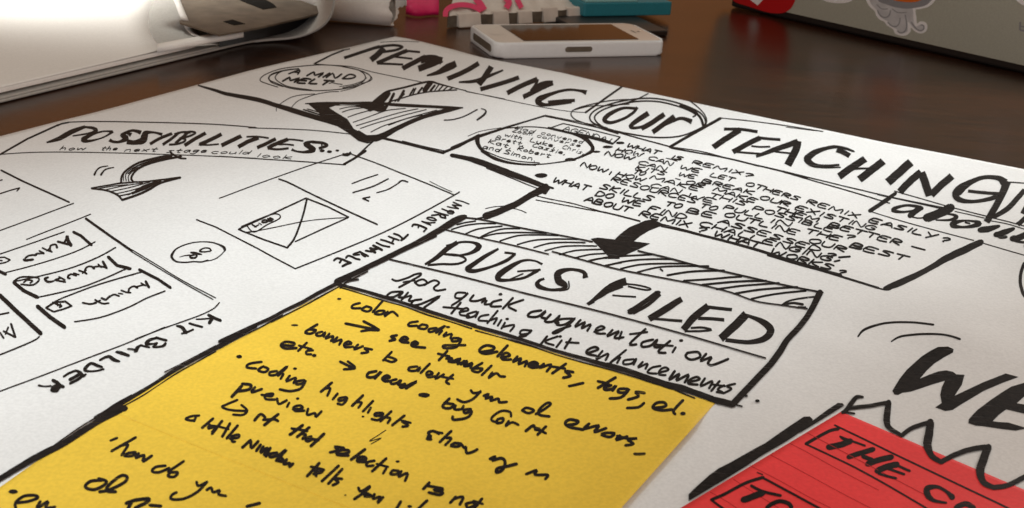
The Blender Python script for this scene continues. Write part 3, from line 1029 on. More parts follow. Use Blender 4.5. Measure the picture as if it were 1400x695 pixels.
s 22 965,405,12 920,386,10 860,386,14 790,420,26 728,465,32 728,490,22 790,492,14 870,478,14 930,445,18 952,434,10
s 10 830,445 890,440 955,436
s 8 790,488 860,458
s 24 1202,478,30 1190,448,20 1120,434,16 1055,452,34 1055,495,40 1090,520,30 1075,542,18 1000,544,16 940,522,26 950,495,16 975,485,12
s 8 1110,500 1108,540 1060,550
s 30 1210,622,10 1290,575,22 1340,530,36 1420,500,40
T 800 290 4
s 30 15,505,14 80,455,28 130,420,40 200,395,40
s 9 220,392 300,402 358,420 330,426 235,406
s 9 150,455 210,460 278,464
s 9 18,508 50,492
s 24 392,442 320,495 240,545
s 18 408,452 340,510 262,552
d 248,548 18 12
d 398,440 16 10
s 38 525,478,30 450,525,36 355,582,34
s 14 350,580 440,588 530,596
s 36 670,515,36 590,580,38 540,640,34
s 18 650,518 720,526 800,534
s 18 620,582 690,584 758,590
s 12 545,652 620,652 690,645 640,632 580,634
s 40 875,565,44 820,620,44 745,690,40
s 20 865,560,14 930,582,22 985,610,34 1015,645,40 985,690,34 900,712,24 770,700,20
@lettering|handwritten words for quick augmentation
T 500 260 4
s 12 145,488 172,497 225,482 268,462 300,456 296,468 250,496 182,532
s 10 205,504 240,498 268,494
s 12 268,505 310,488 335,508 295,522 268,505
s 12 320,520 372,494 402,508 372,535 390,550 436,543
s 12 545,562 500,562 490,588 530,590 560,562 520,598 470,632
s 13 590,575 570,604 610,606 655,592 635,615
s 12 662,605 650,625 690,622
d 737,570 11 8
s 13 742,600 695,612 685,635 740,636
s 13 805,590 750,648
s 13 862,600 780,632 822,660
T 600 400 4
s 14 560,98 505,108 488,130 540,132 585,102 560,134 590,142
s 14 612,120 580,158 625,158 662,126 635,162 655,166
s 13 730,142 660,148 645,176 690,174 745,140 700,185 650,218 622,222 650,205 720,182
s 13 775,150 745,188 800,162 780,196 830,174 812,210
s 13 850,215 905,196 888,184 860,200 862,222 910,225
s 13 950,205 920,240 985,212 960,248 1010,245
s 13 1000,215 985,255
s 14 1130,200 1045,280 1080,284
s 12 1045,228 1140,216
s 14 1172,258 1115,272 1112,296 1160,290 1195,258 1178,296 1210,298
s 14 1265,265 1200,322 1240,330
s 12 1185,285 1280,292
s 13 1295,300 1278,328
d 1325,263 12 8
T 750 480 4
s 15 760,10 815,6 828,32 780,48 750,30 760,10
s 15 862,16 832,55 890,34 872,68 900,76 982,44
@lettering|handwritten words and teaching kit enhancements
T 500 260 4
s 13 195,555 140,560 115,582 155,584 205,556 180,586 210,585
s 12 232,560 195,602
s 12 205,590 250,578 235,606 262,605
s 13 305,598 262,605 252,628 300,624 406,580 320,642
T 600 400 4
s 13 120,55 68,115
s 12 24,80 80,85 132,90
s 12 112,108 160,98 150,85 120,100 118,122 165,128
s 12 205,104 158,118 155,138 195,128 215,104 200,136
s 12 272,122 230,130 218,152 265,156
s 12 322,100 265,168
s 12 285,152 318,140 300,172
s 12 342,150 322,182
d 374,145 10 7
s 12 362,165 342,198
s 12 352,188 412,178 390,212
s 12 500,208 455,206 445,228 490,224 508,204 475,236 440,240
s 13 592,240 552,290
s 12 650,240 580,268 628,288
s 12 672,262 642,300
d 664,240 10 7
s 13 722,252 688,306
s 12 695,272 765,276
s 14 812,332 870,312 855,298 820,310 808,332 860,346
s 13 895,320 860,366 925,335 912,370
s 13 1024,315 935,386 990,350 975,386
s 13 1065,365 1015,372 1012,392 1055,388 1080,362 1065,395
s 13 1115,380 1090,410 1140,390 1130,418
T 750 480 4
s 13 612,82 565,92 542,118 592,124
s 13 605,118 655,105 640,90 612,102 605,128 640,132
s 15 690,110 660,158 715,125 700,162 765,130 745,172
s 14 765,170 825,156 810,142 775,156 765,178 815,184
s 14 855,150 832,192 895,165 878,204
s 14 935,165 890,218
s 12 890,182 965,192
s 13 960,188 925,210 955,228 920,224
s 13 1020,180 975,192 1000,208 955,232
@lettering|tiny handwritten subtitle under POSSIBILITIES|font
T 60 160 7
f 8 5,-5.2 145,318 400,318 how
f 8 5,-5.2 535,318 705,318 the
f 7 5,-5.2 765,330 1090,330 next
f 7 5,-5.2 1165,342 1565,338 stage
T 240 160 7
f 7 5,-5.2 330,352 715,358 could
f 7 5,-5.2 765,384 1120,404 look
@lettering|small pen agenda questions in capitals|font,w1.45,u0.66,v1.0
T 0 0 1
d 848,195.5 6 1.9
d 831,201 7.5 1.9
f 1.35 8,-4.4 855,201 901,212 WHAT
f 1.35 7,-4 916,217 933,219.5 IS
f 1.2 7,-4 945,223.6 1030,243.5 REMIX?
f 1.35 8,-4.4 841,206.6 877,214.3 HOW
f 1.2 7.5,-4.2 885,218 919,227 CAN
f 1.3 7.5,-4.2 928,230.5 958,237 WE
f 1.2 7.5,-4.2 970,241 1003,248.5 LET
f 1.3 8,-4.3 1018,253 1093,275 OTHERS
f 1.4 8.5,-4.6 1101,277.5 1174,299 REMIX
f 1.6 9.5,-5 1187,303.5 1280,326.5 EASILY
f 1.6 9.5,-5 1284,329 1298,332.5 ?
f 1.35 8,-4.6 826,211.8 866,219.5 NOW
f 1.2 7.5,-4.2 871,224 910,234 CAN
f 1.2 7.5,-4.2 926,240 951,245 WE
f 1.3 8,-4.3 959,249 1030,267 BREAK
f 1.4 8.5,-4.6 1037,272 1080,283 OUR
f 1.4 9,-4.8 1086,286 1197,316 EXISTING
f 1.2 7.5,-4.2 868,231 910,240.5 KITS
l 1 923.5,244.2 930,245.8
f 1.2 7.5,-4.2 936,251 964,257 OR
f 1.3 8,-4.4 975,261 1034,278 MAKE
f 1.45 9,-4.8 1057,287.5 1118,304 THEM
f 1.6 9.5,-5.2 1131,309 1233,336 BETTER
l 1.6 1246.5,337 1264.5,341.8
f 1.3 8,-4.4 864,237 881,240.5 TO
f 1.2 8,-4.4 888,244.5 957,262 MAKE
f 1.3 8.5,-4.6 968,268.5 1021,282 THIS
f 1.4 9,-4.8 1028,286.5 1141,318 POSSIBLE
f 1.4 9,-4.8 1153,325 1170,328 ?
f 1.35 8.5,-4.8 793,227 829,237 NOW
l 1.3 833,239 836,235
f 1.35 8.5,-4.8 841,240 881,249.5 HOW
f 1.2 8.5,-4.8 888,255.5 930,265 CAN
f 1.3 8.5,-4.8 938,269.5 977,279 WE
f 1.4 9,-4.8 988,285.5 1045,300 PULL
f 1.4 9,-4.8 1050,303.5 1080,310 IN
f 1.5 9.5,-5 1099,318 1150,330 THE
f 1.7 10,-5.4 1160,337.5 1240,357.5 BEST
f 1.35 9,-5.2 834,247 952,279 RESOURCES
f 1.4 9,-5.2 955,283.5 980,288.5 TO
f 1.5 9.5,-5.2 988,295 1091,322 OUTLINE
f 1.6 10,-5.4 1103,331 1157,345 OUR
f 1.5 9.5,-5.6 819,257 892,275.5 SKILLS
f 1.5 9.5,-5.2 907,281 931,285.5 TO
f 1.5 9.5,-5.4 938,290 977,299 BE
f 1.5 9.5,-5.2 981,304.5 1122,345 ASSESSED
f 1.7 9.5,-5 1126,350.5 1142,354 ?
l 2 1147,352 1162,351
f 1.5 9.5,-6 754,248.5 804,261.5 WHAT
f 1.5 9.5,-5.8 813,267.5 838,272.5 DO
f 1.5 9.5,-5.8 847,276 879,282.5 WE
f 1.5 9.5,-5.6 885,287.5 938,301 FIND
f 1.6 9.5,-5.6 955,308 1137,358 CHALLENGING
l 1.8 1141,357.5 1148,356
f 1.6 9.5,-6 798,275 861,291 ABOUT
f 1.6 9.5,-6 873,294.5 943,312 REMIX
f 1.6 9.5,-6 951,316.5 966,319 ?
f 1.8 9.5,-6 975,322.5 1040,339.5 WHAT
f 1.7 10,-6 1052,346.5 1138,370 WORKS
f 1.7 9,-5 1143,374 1156,376 ?
d 740,240 9 3.2
s 1 911,216.5 918,218 926,220.5
@lettering|word AGENDA in small capitals in a pen tag|font,u0.9
T 0 0 1
f 1.3 5,-6 769,178 829,194 AGENDA
l 1.2 831,195 837,190
T 620 100 4
l 6 530,300 600,276 760,312 912,350
l 9 910,352 870,388
s 13 520,300 640,328 760,356 870,386
s 5 600,318 740,342 860,375
@drawn_frame|box ruled round the agenda questions
T 620 100 4
s 15 -10,410,16 60,380,16 130,350,18 220,320,14 300,294,12 400,264,9 495,235,10
s 4 80,345 150,318 260,300
s 6 495,235 640,265 760,292 850,312
s 5 500,230 660,262 840,298
@drawn_frame|lower and right edges of the agenda box
T 780 230 7
s 11 -320,268 -180,300 0,334 130,370 250,402
s 11 -330,305 -160,335 0,365 120,388 240,410
s 16 240,405 400,440 540,475 665,508
T 800 290 4
s 20 420,74,20 520,96,16 650,130,14 800,168,15 950,210,16 1100,258,16 1250,302,15 1400,346,15
T 1050 300 4
s 15 0,195,15 150,240,15 300,282,13 450,328,12 605,376,12
s 34 1165,125,34 1080,165,40 980,212,38 880,270,30 780,320,34 700,355,36 640,378,24
s 8 608,378 660,386 700,360
@drawn_bubble|pen speech bubble of names
T 620 100 4
s 8 290,302,6 400,294,6 500,300,7 600,318,9 700,352,14 755,395,20 758,425,20 720,448,14 650,474,10 560,490,7 450,500,7 330,492,8 230,466,12 165,428,16 135,390,22 130,350,28
s 5 150,430 230,476 330,498 450,505
s 6 170,425 260,462 350,482 470,492
s 10 700,340 745,372 768,410
d 640,473 32 9
d 780,430 24 6
@lettering|tiny handwritten names in the speech bubble|font,w1.15,u0.7,v0.85
T 640 160 7
f 6 5,-5.2 450,120 640,160 Had
f 6 5,-5.2 690,165 1100,258 convened
f 6 4.6,-5 420,142 620,180 Zoom
f 6 4.6,-5 650,190 1080,292 converse
f 7 5,-5.4 345,182 520,222 with
f 7 5,-5.4 590,230 840,300 Luke,
f 6 5,-5.4 900,300 1110,362 Chris,
f 7 5,-5.4 260,212 535,280 Brett,
f 7 5,-5.4 610,285 935,365 Cassie,
f 8 5,-5.6 190,248 420,305 Kat,
f 8 5,-5.6 470,315 790,392 Robert
f 8 5,-6 135,298 310,338 and
f 8 5,-6 340,348 650,428 Simon.
@drawn_arrow|solid black arrow pointing at BUGS FILED
T 800 290 4
p 330,46 372,40 440,72 400,82 350,102 300,132 265,162 160,152 190,122 240,84
p 30,146 70,140 160,150 265,160 355,172 330,186 290,205 220,236 160,252 130,247 100,215
@drawn_lines|curved motion strokes above the word WE
T 1050 300 4
s 11 492,642,8 530,602,14 640,568,12 780,563,11 905,576,11
s 11 675,668,8 730,640,12 850,627,12 970,632,11 1050,655,12
@drawn_lines|curved stroke at the right photo edge
T 1050 300 4
s 18 1402,240 1384,290 1380,345 1392,395 1405,420
@lettering|heavy brush capitals WE
T 1050 440 4
p 680,378 700,345 720,312 760,262 840,190 890,158 930,138 985,136 1015,150 1012,168 960,196 910,228 870,265 830,312 880,290 930,272 975,266 1012,274 1030,288 1075,290 1060,345 1020,405 1090,372 1180,330 1300,283 1370,302 1280,335 1180,378 1050,456 1010,482 970,488 915,468 950,445 942,400 950,360 968,322 900,342 830,366 780,382 735,388 712,400 692,398
T 1200 500 7
p 868,550 872,515 910,470 960,420 1080,330 1180,262 1280,200 1400,165 1640,130 1640,215 1470,255 1400,298 1330,360 1400,372 1640,420 1640,500 1400,458 1230,418 1160,470 1100,532 1160,540 1250,545 1400,590 1500,600 1400,606 1320,622 1180,605 1080,590 1000,578 940,574
@drawn_zigzag|black marker zigzag crossing the red card edge
T 1050 522 4
s 24 518,84,14 485,84,22 460,112,26 432,150,24 408,168,18
l 12 405,165 472,174
s 22 440,145 550,132 655,114
s 34 660,112,30 654,160,36 650,220,36 668,255,26 735,296,18
s 24 732,294 790,252 880,222
s 40 888,220,40 880,290,46 872,345,46 895,405,32 950,440,26
s 28 950,438 1020,400 1100,372 1190,356
s 44 1205,358,40 1180,420,46 1160,490,46 1180,550,34 1240,580,26
s 28 1238,578 1310,566 1400,522 1480,480
@drawn_border|thick black border stroke beside the red card
T 950 596 7
p -60,560 0,500 140,375 230,310 340,255 560,130 700,55 790,0 900,-55 1010,-110 1060,-85 960,-2 860,62 640,190 500,285 300,410 200,470 0,590 -60,625
T 1050 522 4
p -120,410 0,325 100,255 195,192 228,190 245,205 240,232 130,305 0,382 -100,440
p 235,220 330,150 382,116 408,118 418,130 330,185 240,240 170,282
$yellow
@lettering|handwritten notes on the yellow note
T 300 370 4
d 655,155 12 6
s 14 768,178 732,188 726,206 772,206
s 14 805,195 778,213 812,224 832,207 805,195
s 14 892,168 838,228
s 14 872,220 850,236 884,240 904,222 872,220
s 14 920,225 902,250 945,225 975,248
s 16 690,290 770,306 865,326
s 16 788,278 840,305 872,325
s 14 870,328 820,326 775,332
s 14 1085,279 1042,286 1036,302 1080,302
s 14 1108,295 1086,312 1122,320 1138,302 1108,295
s 14 1188,315 1148,320 1148,336 1182,328 1235,302 1185,340
s 13 1218,330 1200,350
d 1250,309 12 6
s 13 1242,338 1225,360 1270,346 1262,370
s 14 1310,370 1278,370 1272,386 1305,384 1322,374 1296,418 1232,424 1226,410 1290,408 1345,408
s 15 970,354 938,362 962,376 930,384
s 15 985,382 1030,376 1015,362 992,374 996,390 1035,394
s 15 1048,405 1086,400 1070,388 1050,400 1060,415 1125,422
s 15 1246,440 1200,490
s 14 1195,455 1225,462 1258,470
s 14 1268,478 1252,496 1290,500 1318,480 1302,506
s 14 1338,494 1318,514 1355,494 1345,520 1382,505 1372,532
d 412,299 20 6
s 15 536,295 470,336 500,345 528,326 488,322
s 14 562,335 532,344 532,356 558,356 578,338 570,362
s 14 602,345 580,372 622,358 610,386
s 14 645,365 620,392 668,378 655,406
s 14 682,408 722,400 705,388 682,402 690,420 730,416
s 14 758,405 736,432 785,414
s 14 835,432 792,425 815,445 776,452
s 14 942,445 895,492
s 14 915,470 945,478 968,490 940,500 905,488
s 15 1082,525 1042,530 1036,546 1072,548 1098,530 1086,550
s 15 1150,510 1100,560
s 14 1134,572 1166,564 1150,551 1132,562 1142,583 1180,578
s 14 1200,560 1180,592 1228,568
s 15 1278,570 1240,606 1256,620
s 13 1212,580 1278,592
s 15 345,408 400,410 408,396 362,390 336,408 360,426 422,424
s 14 478,395 430,440
s 13 435,410 505,430
s 13 512,436 478,440 476,456 502,458
d 518,464 13 9
s 15 660,498 700,518 738,536
s 14 702,497 742,532 680,540
s 16 858,550 816,560 810,582 850,580 885,552 850,590
s 16 890,592 932,586 915,574 890,590 905,606 935,604
s 16 968,595 938,604 942,620 972,614 992,600 978,625
s 16 1015,620 988,630 1002,640 1080,606 1020,645
d 1110,680 24 12
d 108,471 16 10
s 15 230,500 165,510 150,530 200,536
s 15 238,525 212,545 245,556 268,538 238,525
s 15 315,550 278,556 276,572 312,568 372,524 320,576
s 14 350,565 335,592
d 413,536 11 7
s 14 385,575 365,606 418,586 405,616
s 15 465,600 426,606 422,622 460,616 472,600 445,645 385,660 330,650
T 600 400 4
s 16 232,325 290,315 302,298 260,290 228,306 225,325 260,335 320,324
s 16 376,290 320,350
s 15 338,356 388,346 370,330 345,345 350,366 395,366
s 15 430,350 405,380 450,360 435,392 482,375 470,404
s 20 492,402 540,394 522,382 495,392 505,408 545,406
s 15 575,390 550,412 615,394 590,432
s 16 695,390 620,442
s 14 618,405 690,416
s 16 735,436 690,430 720,456 680,466
s 15 712,512 750,504 790,495
s 17 966,465 870,522
s 15 870,485 900,492 930,502
s 18 942,508 908,518 910,532 946,528 968,510 950,536
s 17 1032,528 988,528 982,546 1020,546 1042,526 1000,572 935,580
s 17 1125,550 1075,545 1092,568 1035,586
s 16 1122,605 1090,628 1030,632
s 17 1182,632 1240,622 1232,602 1192,604 1170,630 1215,645 1275,640
s 17 1335,590 1285,645 1292,665
d 1335,662 15 11
s 15 40,362 72,360 68,378 110,364 102,392 145,376 138,402 175,400
s 15 238,385 180,422 215,436 238,416 192,416
s 15 288,400 235,452
s 15 292,438 272,468 312,442 335,458 362,460
s 15 175,535 190,550 228,545
s 15 228,540 190,580 140,600 100,584
s 15 245,565 272,556 255,580 292,570 282,592 325,580 330,600 372,598
s 15 455,645 480,630 520,645 490,660 455,645
s 15 530,665 575,640 612,610 590,605 550,640 548,668 605,678
T 500 522 4
s 16 458,92 420,135 455,146 482,126 430,116
s 15 492,130 484,150 522,150 535,132
s 16 575,150 538,155 545,172 580,162 555,196 482,208 476,190
s 14 795,190 788,165 742,160 695,190 690,212 722,222
s 15 722,205 752,200 745,222 715,225 722,205
s 14 782,215 765,242 800,222 835,236
s 17 875,270 915,240 925,252 950,258
s 16 986,245 940,290
s 15 925,262 955,268 985,282
s 18 1100,238 1150,230 1160,215 1115,208 1092,226 1115,248 1190,262
s 17 1222,230 1195,258 1275,240 1250,275 1315,255
s 17 1310,280 1290,290 1335,302 1360,282 1310,280
s 17 1390,295 1370,318 1430,300
T 750 480 4
s 16 375,465 440,480 485,478 432,484 465,508 420,516
s 16 525,562 500,564 470,563
T 250 522 4
d 1322,74 30 13
s 16 815,5 755,55
s 15 778,38 806,36 790,76
s 15 846,65 820,96
s 14 892,84 856,90 852,104 884,100 898,86 892,106 872,124 846,120
s 16 985,75 925,132
s 14 950,112 978,114 960,142
s 15 1040,105 985,162
s 14 1028,142 1012,170
s 14 1090,170 1054,172 1050,186 1082,184 1096,172 1088,192 1066,210 1032,204
s 15 1140,162 1080,216
s 14 1108,195 1134,200 1120,226
s 15 1212,185 1145,238
s 14 1245,225 1195,214 1232,240 1200,246
s 18 322,22 290,58 268,82
s 17 325,12 372,18 360,42 300,52
s 15 395,30 375,58 432,40
s 15 430,72 482,80 492,66 452,72 455,95 505,98
s 15 515,92 525,122 568,102
s 14 582,115 570,138
d 628,92 10 7
s 15 602,152 655,145 640,130 606,140 615,160 665,158
s 15 685,148 680,182 722,172 728,192 758,162
s 14 298,100 238,125 215,138 260,155 345,160
s 14 320,128 352,158 325,182 275,180
s 17 392,212 425,178 450,195
s 17 522,178 445,238
s 16 440,208 500,206 520,215
s 18 655,238 585,290
s 16 595,256 640,262 680,270
s 17 692,250 625,302
s 17 655,285 672,292 655,312
s 17 702,300 672,312 682,326 712,312
s 18 772,285 700,352
s 16 700,312 742,320
s 16 880,362 830,356 850,374 805,386
s 16 845,396 902,390 905,375 862,375 842,398 905,404
s 17 996,370 920,426
s 16 952,430 1002,424 990,410 962,415 955,436 1005,438
s 15 1048,432 1012,440 1005,460 1042,458
s 16 1112,420 1035,490
s 14 1060,450 1122,466
s 15 1112,475 1095,502
d 1175,436 11 7
s 16 1148,485 1135,505 1172,505 1182,490 1148,485
s 16 1195,490 1180,520 1228,500 1215,542
s 14 90,185 45,190 15,205 58,212 72,190 62,216
s 16 165,202 105,252
s 15 148,236 140,256 185,244 160,275
s 16 215,215 160,285
s 13 150,240 200,246 250,260
s 16 258,228 215,300
s 16 300,240 240,310
s 15 258,312 302,306 305,290 268,300 270,326 285,328
s 17 370,320 325,360
s 17 372,325 375,362 412,325
s 17 425,345 402,378
s 17 440,355 425,388 462,362 445,400
s 17 478,362 455,408
s 17 515,388 478,395 480,412 522,402 566,372 510,432
s 17 535,412 515,430 552,435 535,412
s 17 568,425 552,450 585,445 582,465 602,448
s 17 746,445 680,516
s 15 700,465 735,472 772,482
s 16 715,505 762,494 750,480 722,495 730,516
s 17 852,460 760,545
s 17 872,478 795,558
s 17 870,532 828,530 850,550 820,566
s 17 960,580 975,600 1022,572
s 17 1022,578 985,610 938,642
s 16 1008,610 992,626 1032,626 1008,610
s 17 1048,615 1040,640 1080,630 1065,662 1095,632
s 17 1192,655 1165,700
s 17 1336,650 1280,702
d 1240,682 14 8
T 250 522 4
s 5 1110,265 1065,295 1020,325 1085,308 1030,340
d 985,190 8 5
d 888,620 6 4
T 500 522 4
s 16 400,285 370,270 342,278 352,296 335,312 358,316
d 348,300 16 14
s 14 370,272 420,282
s 16 468,270 405,330
s 15 440,308 468,310 435,346
s 16 485,335 466,350 502,355 522,340 485,335
s 16 525,345 540,362 548,358 552,390 590,382 610,370
s 18 680,422 708,410 692,430 740,418 762,440 748,482 715,496 722,474 775,462 825,450
s 16 878,505 935,485 925,508 995,510 982,532
s 17 348,552 315,586
s 16 342,570 390,578 425,588 372,592 420,604 405,618 345,606
s 17 492,630 462,662
s 17 480,642 532,630 515,672
s 17 548,668 582,660 600,672 560,690 548,668
s 17 636,640 595,692
s 15 590,652 640,668
@drawn_border|dry black stroke along the yellow note's lower edge
T 0 522 4
s 10 640,120 700,90 760,60
$yellowlow
@lettering|handwritten notes on the lower yellow note
T 0 522 4
s 16 742,305 610,380
s 16 655,352 700,345 665,402
s 16 702,390 680,405 722,406 742,386 702,390
s 17 758,392 742,416 788,402 782,436 830,405
s 14 605,322 640,308
s 16 905,460 852,466 832,490 870,495 925,472
s 16 1005,435 920,492
s 16 932,496 918,515 952,520 972,496 932,496
s 16 1075,548 1085,570 1132,548
s 16 1132,548 1080,602 1005,640 938,642 940,620 965,605
s 16 1130,592 1155,580 1165,604 1200,594 1195,616 1235,625
s 18 560,538 495,545 465,575 510,590 560,572 582,545 540,530
s 18 545,602 600,590 680,550 694,520 660,515 600,560 582,596 632,602
d 72,601 26 12
s 17 95,662 150,655 205,636 190,622 130,626 85,662 88,700
s 17 220,655 202,692 262,655 250,690 300,684
s 20 690,665 740,648 812,640 800,660 740,690
s 20 720,655 698,700
s 18 820,675 880,680
s 18 1350,682 1420,664
$red
@lettering|black marker words on the red card
T 1050 522 4
s 18 208,340 270,305 340,268 385,258
s 10 365,238 520,312 700,400 900,495 1100,590 1290,680 1400,735
s 10 208,342 350,408 500,482 680,582 850,682 950,740
s 12 395,300 440,318 530,350
s 34 332,358 400,345 450,325
s 14 400,305 430,325
s 28 442,412 500,392 575,370
s 32 545,450 610,428 675,412
s 24 520,408 570,428
s 34 598,488 650,465 705,452
s 14 690,450 730,468 775,488
s 14 655,475 700,490 745,506
s 14 605,502 650,516 700,528
s 24 1008,632,34 975,600,18 925,575,20 872,585,34 875,622,34 910,650,20 975,662,12
s 30 1125,690 1080,668 1030,690 1050,720
T 950 596 7
s 30 655,398 560,425 480,455 380,505 280,560 160,612
s 22 640,395 760,460 900,535 1020,600 1150,670 1300,750
s 10 598,350 650,372
s 22 155,610 220,660 300,715
s 28 540,478 620,520 700,545 820,572
s 62 465,612 560,580 650,545
s 40 690,690 740,650 820,625 900,650 925,690
@printed_rules|faint dark red ruled lines|rule
T 950 596 7
s 5 910,72 1080,160 1400,336 1760,520
s 5 720,180 1000,328 1400,546 1700,700
s 5 528,285 800,424 1100,590 1300,690
s 5 370,415 480,490 640,590 800,690
s 5 150,540 300,625 400,690
T 1050 522 4
s 3 215,280 500,430 900,640
"""
draw(INK)

# ---------------------------------------------------------------- phone in a white case
def V2(a): return Vector((a[0], a[1]))
def rel(o, me_obj): return me_obj
PA, PB = at(676, 81), at(909, 76.5)            # the long lower edge that faces us
ex = V2(PB - PA).normalized(); ey = Vector((-ex.y, ex.x)); ey = (ey * math.cos(math.radians(-9)) - ex * math.sin(math.radians(-9)) * -1).normalized()
ey = Vector((-ex.y, ex.x))
PL, PW, PT = (PB - PA).length, 0.0590, 0.0106
c = V2(PA)
phone = empty('phone', (c.x, c.y, 0)); tag(phone, 'white smartphone in a white rubber case lying face up behind the word REMIXING', 'phone')
bm = bmesh.new(); prism(bm, rrect(c, ex, ey, PL, PW, 0.0068, 8), 0.0003, PT, 0.0016, 4)
case = from_bm('case', bm, M['white_rubber'], phone, True)
case.modifiers.new('split', 'EDGE_SPLIT').split_angle = math.radians(50)
cc = c + ex * 0.0022 + ey * 0.0022
bm = bmesh.new(); prism(bm, rrect(cc, ex, ey, PL - 0.0044, PW - 0.0044, 0.0050, 8), PT - 0.001, PT + 0.0002)
from_bm('glass_front', bm, M['white_glass'], phone)
cs = c + ex * (PL * 0.175) + ey * 0.0052
bm = bmesh.new(); prism(bm, rrect(cs, ex, ey, PL * 0.675, PW - 0.0104, 0.0006, 2), PT - 0.0005, PT + 0.0005)
from_bm('screen', bm, M['screen'], phone)
def disc(bm, ctr, n, u, r1, r2, k=20):
    w = n.cross(u)
    bm.faces.new([bm.verts.new(ctr + u * (r1 * math.cos(2 * math.pi * i / k)) + w * (r2 * math.sin(2 * math.pi * i / k))) for i in range(k)])
X3, Y3, Z3 = Vector((ex.x, ex.y, 0)), Vector((ey.x, ey.y, 0)), Vector((0, 0, 1))
P3 = Vector((c.x, c.y, 0))
bm = bmesh.new(); disc(bm, P3 + X3 * (PL * 0.085) + Y3 * (PW * 0.5) + Z3 * (PT + 0.00035), Z3, X3, 0.0054, 0.0054)
from_bm('home_button', bm, M['white_glass'], phone)
bm = bmesh.new(); disc(bm, P3 + X3 * (PL * 0.905) + Y3 * (PW * 0.5) + Z3 * (PT + 0.00035), Z3, X3, 0.0006, 0.005)
from_bm('earpiece', bm, M['packet_dark'], phone)
bm = bmesh.new(); disc(bm, P3 + X3 * (PL * 0.935) + Y3 * (PW * 0.5) + Z3 * (PT + 0.00035), Z3, X3, 0.0011, 0.0011)
from_bm('front_camera', bm, M['black'], phone)
def slot(name, o, u, n, L, h, m, ring):
    """a recessed stadium opening: rim, and a dark pocket a little inside it"""
    def stad(L, h, off, k=10):
        pts = []
        for sgn in (1, -1):
            for i in range(k + 1):
                a = -math.pi / 2 + math.pi * i / k
                pts.append(o + u * (sgn * (L / 2 - h / 2 + h / 2 * math.cos(a))) + Z3 * (sgn * h / 2 * math.sin(a)) + n * off)
        return pts
    bm = bmesh.new(); bm.faces.new([bm.verts.new(p) for p in stad(L, h, 0.00012)])
    q = from_bm(name, bm, m, phone)
    bm = bmesh.new()
    A = [bm.verts.new(p) for p in stad(L, h, 0.00018)]; B = [bm.verts.new(p) for p in stad(L + 0.0007, h + 0.0007, 0.0003)]; C = [bm.verts.new(p) for p in stad(L + 0.0014, h + 0.0014, 0.0001)]
    for i in range(len(A)):
        j = (i + 1) % len(A)
        bm.faces.new((A[i], A[j], B[j], B[i])); bm.faces.new((B[i], B[j], C[j], C[i]))
    from_bm('rim', bm, ring, q, True)
slot('side_slot', P3 + X3 * (PL * 0.478) + Z3 * 0.0057, X3, -Y3, 0.0205, 0.0038, M['packet_dark'], M['white_rubber'])
slot('port_opening', P3 + Y3 * (PW * 0.46) + Z3 * 0.0052, Y3, -X3, 0.040, 0.0052, M['packet_dark'], M['white_rubber'])

# ---------------------------------------------------------------- laptop standing open with its lid towards us
HA, HB = at(1000, 11), at(1400, 103)
hx = (HB - HA).normalized(); hn = Vector((hx.y, -hx.x, 0))            # hn points at the camera side
if hn.dot(EYE - HA) < 0: hn = -hn
tilt = math.radians(14)
LZ = 0.010
lup = (Z3 * math.cos(tilt) + hn * math.sin(tilt)).normalized()           # the lid leans towards us
ln = (hn * math.cos(tilt) - Z3 * math.sin(tilt)).normalized()
O3 = at(985, 7.0); O3 = HA + hx * ((O3 - HA).dot(hx)) 
LW, LH, LT = 0.325, 0.222, 0.0048
laptop = empty('laptop', tuple(O3)); tag(laptop, 'grey metal laptop standing open with its stickered lid towards us, far right', 'laptop')
def lidp(u, v, w=0.0): return O3 + hx * u + lup * v + ln * w + Z3 * 0.0068
def lid_solid(name, outline, w0, w1, m, bevel=0.0, parent=None):
    bm = bmesh.new(); n = len(outline)
    a = [bm.verts.new(lidp(u, v, w0)) for u, v in outline]; b = [bm.verts.new(lidp(u, v, w1)) for u, v in outline]
    fs = [bm.faces.new(a[::-1]), bm.faces.new(b)]
    for i in range(n): bm.faces.new((a[i], a[(i + 1) % n], b[(i + 1) % n], b[i]))
    if bevel: bmesh.ops.bevel(bm, geom=list(set(fs[1].edges)), offset=bevel, segments=3, affect='EDGES')
    return from_bm(name, bm, m, parent or laptop, False)
def rr2(L, h, r, n=8, u0=0, v0=0):
    out = []
    for (cx, cy, a0) in ((L - r, r, -90), (L - r, h - r, 0), (r, h - r, 90), (r, r, 180)):
        for k in range(n + 1):
            a = math.radians(a0 + 90 * k / n); out.append((u0 + cx + r * math.cos(a), v0 + cy + r * math.sin(a)))
    return out
lid = lid_solid('lid', rr2(LW, LH, 0.010), -LT, 0, M['alu'], 0.0011)
lid_solid('display', rr2(LW - 0.014, LH - 0.014, 0.006, 4, 0.007, 0.007), -LT - 0.0006, -LT - 0.0001, M['screen'])
